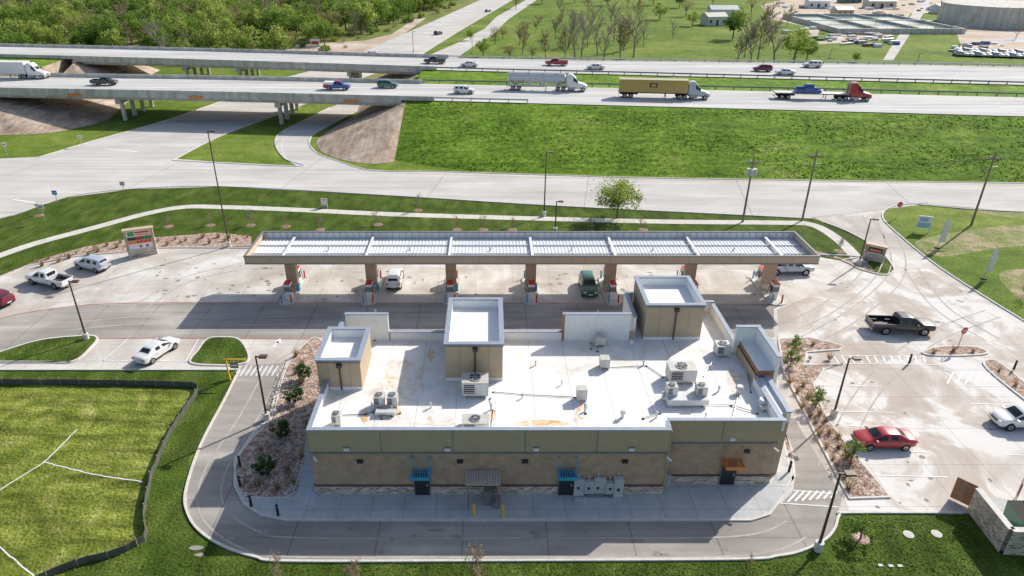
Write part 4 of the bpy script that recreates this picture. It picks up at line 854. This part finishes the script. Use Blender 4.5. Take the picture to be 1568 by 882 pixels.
q.add([(-1.07, -1.05, 1.32), (-.02, -1.05, 1.32), (-.02, .9, 1.63), (-1.07, .9, 1.63)], [(0, 1, 2, 3)], BLACK); q.add([(.02, -1.05, 1.32), (1.07, -1.05, 1.32), (1.07, .9, 1.63), (.02, .9, 1.63)], [(0, 1, 2, 3)], BLACK)
q.obj('bin', root); q = MB()
for u, v in ((1391, 819), (1434, 818)):
    q_ = G(u, v); q.cyl((q_.x, q_.y, 0), (q_.x, q_.y, .06), .36, n=20, m=KERB); q.cyl((q_.x, q_.y, .06), (q_.x, q_.y, .07), .26, n=20, m=WALK)
for u, v in ((1348, 866), (1364, 867), (1378, 867)): q_ = G(u, v); q.box(q_.x-.16, q_.x+.16, q_.y-.1, q_.y+.1, 0, .06, KERB)
q.obj('manhole_cover')
# ------------------------------------------------------------------ vegetation
def leafq(q, c_, s_, m):
    n_ = Vector((R.gauss(0, 1), R.gauss(0, 1), R.gauss(0, 1)+.6)).normalized(); a_ = n_.orthogonal().normalized(); a_ = Matrix.Rotation(R.random()*6.28, 3, n_) @ a_; b_ = n_.cross(a_)
    q.add([c_-a_*s_, c_-b_*s_*.6, c_+a_*s_, c_+b_*s_*.6], [(0, 1, 2, 3)], m)
def tree_mesh(name, h, cr, fam, clumps=30, per=34, ls=.3, low=.3):
    q = MB(); q.cyl((0, 0, -.1), (.1, .1, h*.45), h*.03, h*.02, n=7, m=BARK, cap=False); M_ = LF[fam]
    ax, ay = R.uniform(.8, 1.2), R.uniform(.8, 1.2)
    for i in range(clumps):
        while True:
            p = Vector((R.uniform(-1, 1), R.uniform(-1, 1), R.uniform(-1, 1)))
            if .25 < p.length < 1: break
        k = R.uniform(.75, 1.2); ctr = Vector((p.x*cr*k*ax, p.y*cr*k*ay, h*(low+(1-low)*.5)+p.z*h*(1-low)*.46))
        if i < 14: q.cyl((.08, .08, h*R.uniform(.25, .5)), ctr, h*.012, .02, n=4, m=BARK, cap=False)
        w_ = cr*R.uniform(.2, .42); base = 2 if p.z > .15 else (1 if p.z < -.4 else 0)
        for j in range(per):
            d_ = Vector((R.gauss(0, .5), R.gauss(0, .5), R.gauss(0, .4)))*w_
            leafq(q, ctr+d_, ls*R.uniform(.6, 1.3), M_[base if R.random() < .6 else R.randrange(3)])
    return q.mesh(name)
def bare_mesh(name, h, seed, m=BARKG, buds=None, bs=.2, thick=.02):
    q = MB(); rr = random.Random(seed)
    def br(p, d_, L_, r_, lv):
        e0 = p; k = 3
        for i in range(k):
            d2 = (d_+Vector((rr.gauss(0, .12), rr.gauss(0, .12), .06))).normalized(); e1 = e0+d2*L_/k
            q.cyl(e0, e1, r_*(1-i*.22), r_*(1-(i+1)*.22), n=4 if lv else 6, m=m, cap=False)
            if lv < 3:
                for _ in range(3 if lv == 0 else 2):
                    a_ = rr.uniform(0, 6.28); o = Vector((math.cos(a_), math.sin(a_), rr.uniform(.2, .9)))
                    br(e1, (d2*.5+o.normalized()*.8).normalized(), L_*rr.uniform(.4, .58), r_*.5, lv+1)
            elif buds and rr.random() < .5:
                leafq(q, e1, bs, LF[buds][rr.randrange(3)])
            e0 = e1; d_ = d2
    br(Vector((0, 0, 0)), Vector((0, 0, 1)), h*.62, h*thick, 0); return q.mesh(name)
def place(me, name, loc, s_=1, rz=None, parent=None):
    o = bpy.data.objects.new(name, me); sc.collection.objects.link(o); o.location = loc; o.rotation_euler = (0, 0, R.uniform(0, 6.28) if rz is None else rz)
    o.scale = (s_*R.uniform(.9, 1.1), s_*R.uniform(.9, 1.1), s_*R.uniform(.9, 1.1))
    if parent: o.parent = parent
    return o
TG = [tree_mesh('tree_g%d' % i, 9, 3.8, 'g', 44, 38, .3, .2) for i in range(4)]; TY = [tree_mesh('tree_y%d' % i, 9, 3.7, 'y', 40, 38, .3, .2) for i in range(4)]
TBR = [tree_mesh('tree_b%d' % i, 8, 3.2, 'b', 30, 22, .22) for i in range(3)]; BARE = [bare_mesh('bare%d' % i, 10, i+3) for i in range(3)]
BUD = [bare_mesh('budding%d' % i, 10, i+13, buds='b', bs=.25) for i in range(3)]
wood = empty('woodland')
for Y in range(236, 680, 9):
    for X in range(-460, 60, 9):
        x = X+R.uniform(-4.2, 4.2); y = Y+R.uniform(-4.2, 4.2)
        edge = -62+(y-235)*.2
        if x > edge-8 or y < yat(fb, x)+17: continue
        if abs(x) > (y+60)*.95: continue
        if math.sin(x*.03+1)*math.cos(y*.035) > .8: continue
        t = R.random(); me = R.choice(TG) if t < .42 else (R.choice(TY) if t < .72 else (R.choice(TBR) if t < .86 else R.choice(BARE+BUD)))
        if R.random() > .9: continue
        place(me, 'tree', (x, y, -.3), R.uniform(.7, 1.5), parent=wood)
sheet('woodland_floor', [(-460, 262), (-190, 258), (-115, 247), (-70, 240), (-50, 262), (10, 560), (-460, 700)], GROUNDW, .004)
sheet('bare_dirt', [tuple(G(u, v))[:2] for u, v in [(380, 84), (430, 70), (560, 62), (600, 52), (640, 26), (652, 28), (610, 58), (545, 88)]], DIRT, .008)
sh_w = empty('woodland_understory')
for i in range(420):
    y = R.uniform(238, 460); x = R.uniform(-290, -62+(y-235)*.2)
    if y < yat(fb, x)+13: continue
    place(R.choice(TG+TY+TBR), 'bush', (x, y, -1.0), R.uniform(.28, .5), parent=sh_w)
for u, v, k, s_ in ((890, 92, 3, 1.6), (915, 85, 3, 1.5), (940, 62, 3, 1.4), (970, 88, 3, 1.7), (870, 72, 3, 1.3), (800, 84, 4, 1.0), (835, 88, 4, .9), (1160, 92, 4, 1.6), (1185, 98, 3, 1.5), (1140, 88, 3, 1.2), (1215, 97, 1, 1.2), (1122, 60, 0, 1.2), (780, 92, 2, .7), (905, 45, 3, 1.3), (925, 95, 3, 1.2), (955, 78, 4, 1.2),
                   (790, 14, 2, 1), (860, 34, 3, 1.2), (1010, 30, 1, .9), (1050, 25, 2, 1), (1092, 12, 3, 1.2), (960, 12, 3, 1.2), (935, 35, 3, 1.1), (1030, 60, 3, .7), (985, 70, 3, 1.0), (1000, 8, 1, 1), (740, 86, 1, .6), (758, 68, 2, .8), (1176, 70, 3, 1), (830, 6, 0, 1), (880, 5, 1, 1), (900, 20, 4, 1), (930, 8, 0, 1), (975, 30, 4, .9), (820, 50, 4, .8), (850, 60, 4, .9), (1310, 95, 1, .4), (1480, 45, 3, .7), (1555, 60, 3, .8), (1205, 40, 4, .8), (1235, 92, 0, .7),
                   (880, 88, 3, 1.4), (900, 72, 3, 1.3), (950, 92, 4, 1.3), (770, 60, 2, .7), (795, 70, 4, .9), (815, 92, 2, .6), (865, 92, 4, 1.0), (1150, 98, 3, 1.3), (1128, 96, 4, 1.1), (1040, 12, 0, 1), (1060, 40, 1, .7), (1150, 20, 2, 1), (720, 62, 1, .5)):
    nm = {0: 'green_tree', 1: 'spring_tree', 2: 'budding_tree', 3: 'bare_tree', 4: 'budding_tree'}[k]; place(R.choice((TG, TY, TBR, BARE, BUD)[k]), nm, G(u, v), s_)
bg = empty('distant_treeline')
for i in range(420):
    x = R.uniform(-20, 520); y = R.uniform(500, 760)+max(0, x-150)*.3
    if x < 60+(y-480)*.2 and x > (y-480)*.2-20: continue
    place(R.choice(TG+TY+TBR+BARE), 'tree', (x, y, 0), R.uniform(.8, 1.3), parent=bg)
oak = tree_mesh('frontage_tree', 6.2, 3.4, 'y', 74, 60, .15, .3); place(oak, 'spring_tree', G(945, 334), 1.0)
SHR = [tree_mesh('shrub%d' % i, 1.9, .72, 'd', 34, 30, .09, .08) for i in range(2)]
for u, v in ((452, 617), (466, 582), (433, 670), (408, 727)): place(SHR[0], 'evergreen_shrub', G(u, v, .13), 1.0)
SY = [tree_mesh('youngshrub%d' % i, 2.3, .8, 'g', 26, 22, .09, .15) for i in range(2)]
for u, v in ((1248, 624), (1302, 706), (1318, 824), (1210, 562), (1213, 545)): place(R.choice(SY), 'young_shrub', G(u, v, .1), .95)
SAP = [bare_mesh('sapling%d' % i, 2.2, 40+i, buds='r', bs=.045, thick=.012) for i in range(3)]
mr = MB()
for u, v in ((258, 347), (322, 345), (384, 345), (438, 347), (490, 352), (579, 344), (700, 352), (740, 352), (785, 352), (905, 355), (985, 352), (60, 330), (640, 322), (1285, 385), (1565, 455)):
    place(R.choice(SAP), 'sapling', G(u, v), R.uniform(.8, 1.1)); p = G(u, v); mr.cyl((p.x, p.y, 0), (p.x, p.y, .05), .75, .5, n=14, m=MULCH)
p = G(1318, 824); mr.cyl((p.x, p.y, 0), (p.x, p.y, .05), .6, .4, n=14, m=GRAVEL)
mr.obj('mulch_rings')
for u, v, s_ in ((430, 892, 1.0), (543, 897, 1.1), (735, 905, 1.4), (1147, 872, .6)): place(R.choice(SAP), 'sapling', G(u, v), s_)
TUFT = MB()
for j in range(60):
    a_ = R.uniform(0, 6.28); r_ = R.uniform(.1, .45); b0 = Vector((math.cos(a_)*.08, math.sin(a_)*.08, 0)); t0 = Vector((math.cos(a_)*r_, math.sin(a_)*r_, R.uniform(.3, .7))); s_ = Vector((-math.sin(a_)*.03, math.cos(a_)*.03, 0))
    TUFT.add([b0-s_, b0+s_, t0], [(0, 1, 2)], LF['r'][j % 3])
TUFT = TUFT.mesh('tuft')
def tufts(name, pts):
    e_ = empty(name)
    for u, v, z in pts: place(TUFT, 'tuft', G(u, v, z), R.uniform(.7, 1.4), parent=e_)
jj = lambda a: R.uniform(-a, a)
tufts('ornamental_grass', [(55+i*11+jj(4), 403-i*2.6+(i % 2)*6+jj(2), .01) for i in range(14)]+[(200+i*11+jj(4), 372-i*.6+(i % 2)*6+jj(2), .01) for i in range(17)])
tufts('ornamental_grass', [(455+R.uniform(-8, 8), 545+i*14, .15) for i in range(4)]+[(470, 650, .15), (462, 700, .15), (450, 740, .15), (425, 750, .15), (395, 745, .15), (400, 690, .15), (440, 720, .15)])
tufts('ornamental_grass', [(1212+i*9+jj(3), 590+i*15.5+jj(5), .11) for i in range(11)]+[(1232+i*8+jj(3), 590+i*14+jj(5), .11) for i in range(10)]+[(1215, 525, .11), (1245, 528, .11), (1240, 550, .11), (1270, 550, .11), (1430, 540, .11), (1460, 537, .11), (1490, 539, .11), (1530, 568, .11), (1555, 590, .11), (1600, 625, .11)])
q = MB()
for i in range(22000):
    x = R.uniform(-15, 190); t = toe(x); a_ = yat(nf, x)-.6; s_ = R.random(); y = t+(a_-t)*s_; z = 6.38*(s_**.93)
    if math.sin(x*.21+y*.33)+math.sin(x*.07-y*.5)+R.gauss(0, .9) < .1: continue
    w_ = R.uniform(.06, .2); hh = R.uniform(.04, .12); an = R.uniform(0, 6.28); dx, dy = math.cos(an)*w_, math.sin(an)*w_
    q.add([(x-dx, y-dy, z-.02), (x+dx, y+dy, z-.02), (x+dx-dy, y+dy+dx, z+hh), (x-dx-dy, y-dy+dx, z+hh)], [(0, 1, 2, 3)], LF['k'][i % 3])
q.obj('embankment_grass')
q = MB()
for i in range(22000):
    u = R.uniform(-60, 1600); v = R.uniform(790, 905) if u > 180 else R.uniform(600, 905)
    if u > 215 and v < 862 and not (u > 1290): continue
    if u > 1290 and (v < 792 or u > 1500): continue
    p = G(u, v); w_ = R.uniform(.03, .08); an = R.uniform(0, 6.28); dx, dy = math.cos(an)*w_, math.sin(an)*w_; hh = R.uniform(.03, .09)
    q.add([(p.x-dx, p.y-dy, 0), (p.x+dx, p.y+dy, 0), (p.x-dy*1.5, p.y+dx*1.5, hh)], [(0, 1, 2)], LF['f' if u < 215 else 's'][i % 3])
q.obj('lawn_tufts')
# ------------------------------------------------------------------ far treatment plant
sheet('plant_yard', GP([(1165, 8), (1240, -12), (1800, -12), (1800, 60), (1560, 88), (1470, 80), (1440, 62), (1395, 20), (1360, 60), (1255, 68), (1232, 40), (1180, 30)]), DIRT, .012)
sheet('plant_green', GP([(1405, 20), (1455, 22), (1468, 60), (1475, 88), (1385, 92), (1380, 70)]), GRASS, .016)
sheet('plant_green', GP([(1255, 45), (1278, 40), (1275, 62), (1250, 64)]), GRASS, .016)
sheet('plant_road', GP([(1352, 92), (1385, 40), (1405, 8), (1418, -10), (1432, -10), (1420, 12), (1398, 45), (1368, 92)]), ROADC, .02)
sheet('plant_road', GP([(1480, 64), (1568, 56), (1800, 44), (1800, 50), (1568, 64), (1482, 71)]), ROADC, .02)
root = empty('storage_tank', G(1522, 36)); t = MB(); t.cyl((0, 0, 0), (0, 0, 9), 24, n=48, m=BCONC)
for k in range(28): a_ = 2*math.pi*k/28; t.box(24*math.cos(a_)-.3, 24*math.cos(a_)+.3, 24*math.sin(a_)-.3, 24*math.sin(a_)+.3, 0, 9.1, KERB)
t.obj('tank_wall', root)
root = empty('treatment_basin'); t = MB(); a, c = G(1282, 52), G(1362, 28)
t.box(a.x, c.x, a.y, a.y+1, 0, 2.2, BCONC); t.box(a.x, c.x, c.y-1, c.y, 0, 2.2, BCONC); t.box(a.x, a.x+1, a.y+1, c.y-1, 0, 2.2, BCONC); t.box(c.x-1, c.x, a.y+1, c.y-1, 0, 2.2, BCONC)
for k in range(1, 3): xx = a.x+(c.x-a.x)*k/3; t.box(xx-.4, xx+.4, a.y+1, c.y-1, 0, 2.2, BCONC)
t.box(a.x+1.01, c.x-1.01, a.y+1.01, c.y-1.01, .2, 1.3, WATER); t.obj('basin', root)
t = MB(); t.strip([(a.x, (a.y+c.y)/2, 2.21), (c.x, (a.y+c.y)/2, 2.21)], 1.2, 0, .3, LGREY)
for k in range(14): xx = a.x+(c.x-a.x)*k/13; t.cyl((xx, a.y+.5, 2.2), (xx, a.y+.5, 3.3), .06, n=5, m=GALV); t.cyl((xx, c.y-.5, 2.2), (xx, c.y-.5, 3.3), .06, n=5, m=GALV)
t.strip([(a.x, a.y+.5, 3.2), (c.x, a.y+.5, 3.2)], .06, 0, .08, GALV)
t.obj('walkway', root)
def shed(name, u, v, W_, D_, h, m, rf, rz=0):
    root = empty(name, G(u, v), rz); t = MB(); t.box(-W_/2, W_/2, -D_/2, D_/2, 0, h, m)
    t.add([(-W_/2-.3, -D_/2-.3, h), (W_/2+.3, -D_/2-.3, h), (W_/2+.3, 0, h+D_*.2), (-W_/2-.3, 0, h+D_*.2), (W_/2+.3, D_/2+.3, h), (-W_/2-.3, D_/2+.3, h)], [(0, 1, 2, 3), (3, 2, 4, 5), (1, 4, 2), (0, 3, 5)], rf)
    for k in range(3): t.box(-W_/2+W_*(k+.3)/3, -W_/2+W_*(k+.6)/3, -D_/2-.03, -D_/2-.002, .1 if k == 1 else 1.2, 2.6, DOORM)
    t.obj('building_body', root)
shed('plant_building', 1105, 26, 14, 9, 4, WHITEM, LGREY); shed('plant_building', 1092, 38, 10, 8, 4, LGREY, HVAC, .2); shed('plant_building', 1345, 12, 16, 8, 4, BCONC, LGREY); shed('plant_building', 1288, 25, 9, 7, 3.5, TAN2, LGREY, .1); shed('plant_building', 1250, 12, 12, 8, 4, WHITEM, LGREY, -.1)
shed('plant_building', 1440, 20, 10, 7, 3.5, LGREY, LGREY, .4); shed('plant_building', 1300, 4, 12, 8, 4, PG, LGREY, .2)
pipes_ = MB()
for k in range(150):
    u, v = R.choice(((1220, 12), (1300, 60), (1270, 40), (1330, 66), (1500, 74), (1240, 55), (1400, 10), (1260, 20), (1310, 18), (1380, 30))); p = G(u+R.uniform(-45, 45), v+R.uniform(-8, 8)); s_ = R.uniform(.4, 1.6); m_ = R.choice((PB, WHITEM, DTRIM, KERB, GALV, WHITEM, RBRICK, PG))
    if R.random() < .4: pipes_.cyl((p.x-s_*2, p.y, .5), (p.x+s_*2, p.y+R.uniform(-3, 3), .5), .4, n=8, m=m_)
    else: pipes_.box(p.x-s_, p.x+s_, p.y-s_*.7, p.y+s_*.7, 0, s_*.9, m_)
pipes_.obj('stacked_materials')
for u, v in ((1270, 90), (1405, 95), (1180, 60), (1340, 40), (1366, 58), (195, 88), (633, 80), (723, 82)): lamp(u, v, v-(14 if u > 1000 else 32))
protos = [car('white_sedan', G(1470, 79, .03), D(80), 'sedan', PW), car('silver_suv', G(1480, 74, .03), D(80), 'suv', PS)]
for k in range(26):
    u = 1466+(k % 13)*9+R.uniform(-1, 1); v = 80+(k//13)*5+(k % 13)*.3; car_e = empty('parked_car', G(u, v, .03), D(80+R.uniform(-4, 4)))
    for ch in protos[1 if k % 3 == 1 else 0].children:
        o = bpy.data.objects.new(ch.name.split('.')[0], ch.data); sc.collection.objects.link(o); o.parent = car_e
# ------------------------------------------------------------------ light, sky, camera
W = bpy.data.worlds.new("World"); sc.world = W; W.use_nodes = True; nt = W.node_tree; bgn = nt.nodes['Background']
sky = nt.nodes.new('ShaderNodeTexSky'); sky.sky_type = 'NISHITA'; sky.sun_disc = False; sky.sun_elevation = math.radians(35.5); sky.sun_rotation = math.radians(48); sky.altitude = 150; sky.dust_density = 2.0
nt.links.new(sky.outputs['Color'], bgn.inputs['Color']); bgn.inputs['Strength'].default_value = .14
sd = bpy.data.lights.new('sun', 'SUN'); sd.energy = 5.0; sd.angle = math.radians(.5); sd.color = (1, .955, .87); so = bpy.data.objects.new('sun', sd); sc.collection.objects.link(so)
so.rotation_euler = Vector((-6.3, -5.6, -6.0)).to_track_quat('-Z', 'Y').to_euler(); so.location = (60, 60, 80)
cd = bpy.data.cameras.new('camera'); co = bpy.data.objects.new('camera', cd); sc.collection.objects.link(co); sc.camera = co
co.location = (0, 0, H); co.rotation_euler = (math.pi/2-TH, 0, 0); cd.sensor_width = 36; cd.lens = 36*F/1568; cd.shift_x = (784-PX)/1568; cd.clip_end = 6000; cd.clip_start = .5
sc.view_settings.view_transform = 'Standard'; sc.view_settings.look = 'None'; sc.view_settings.exposure = 0
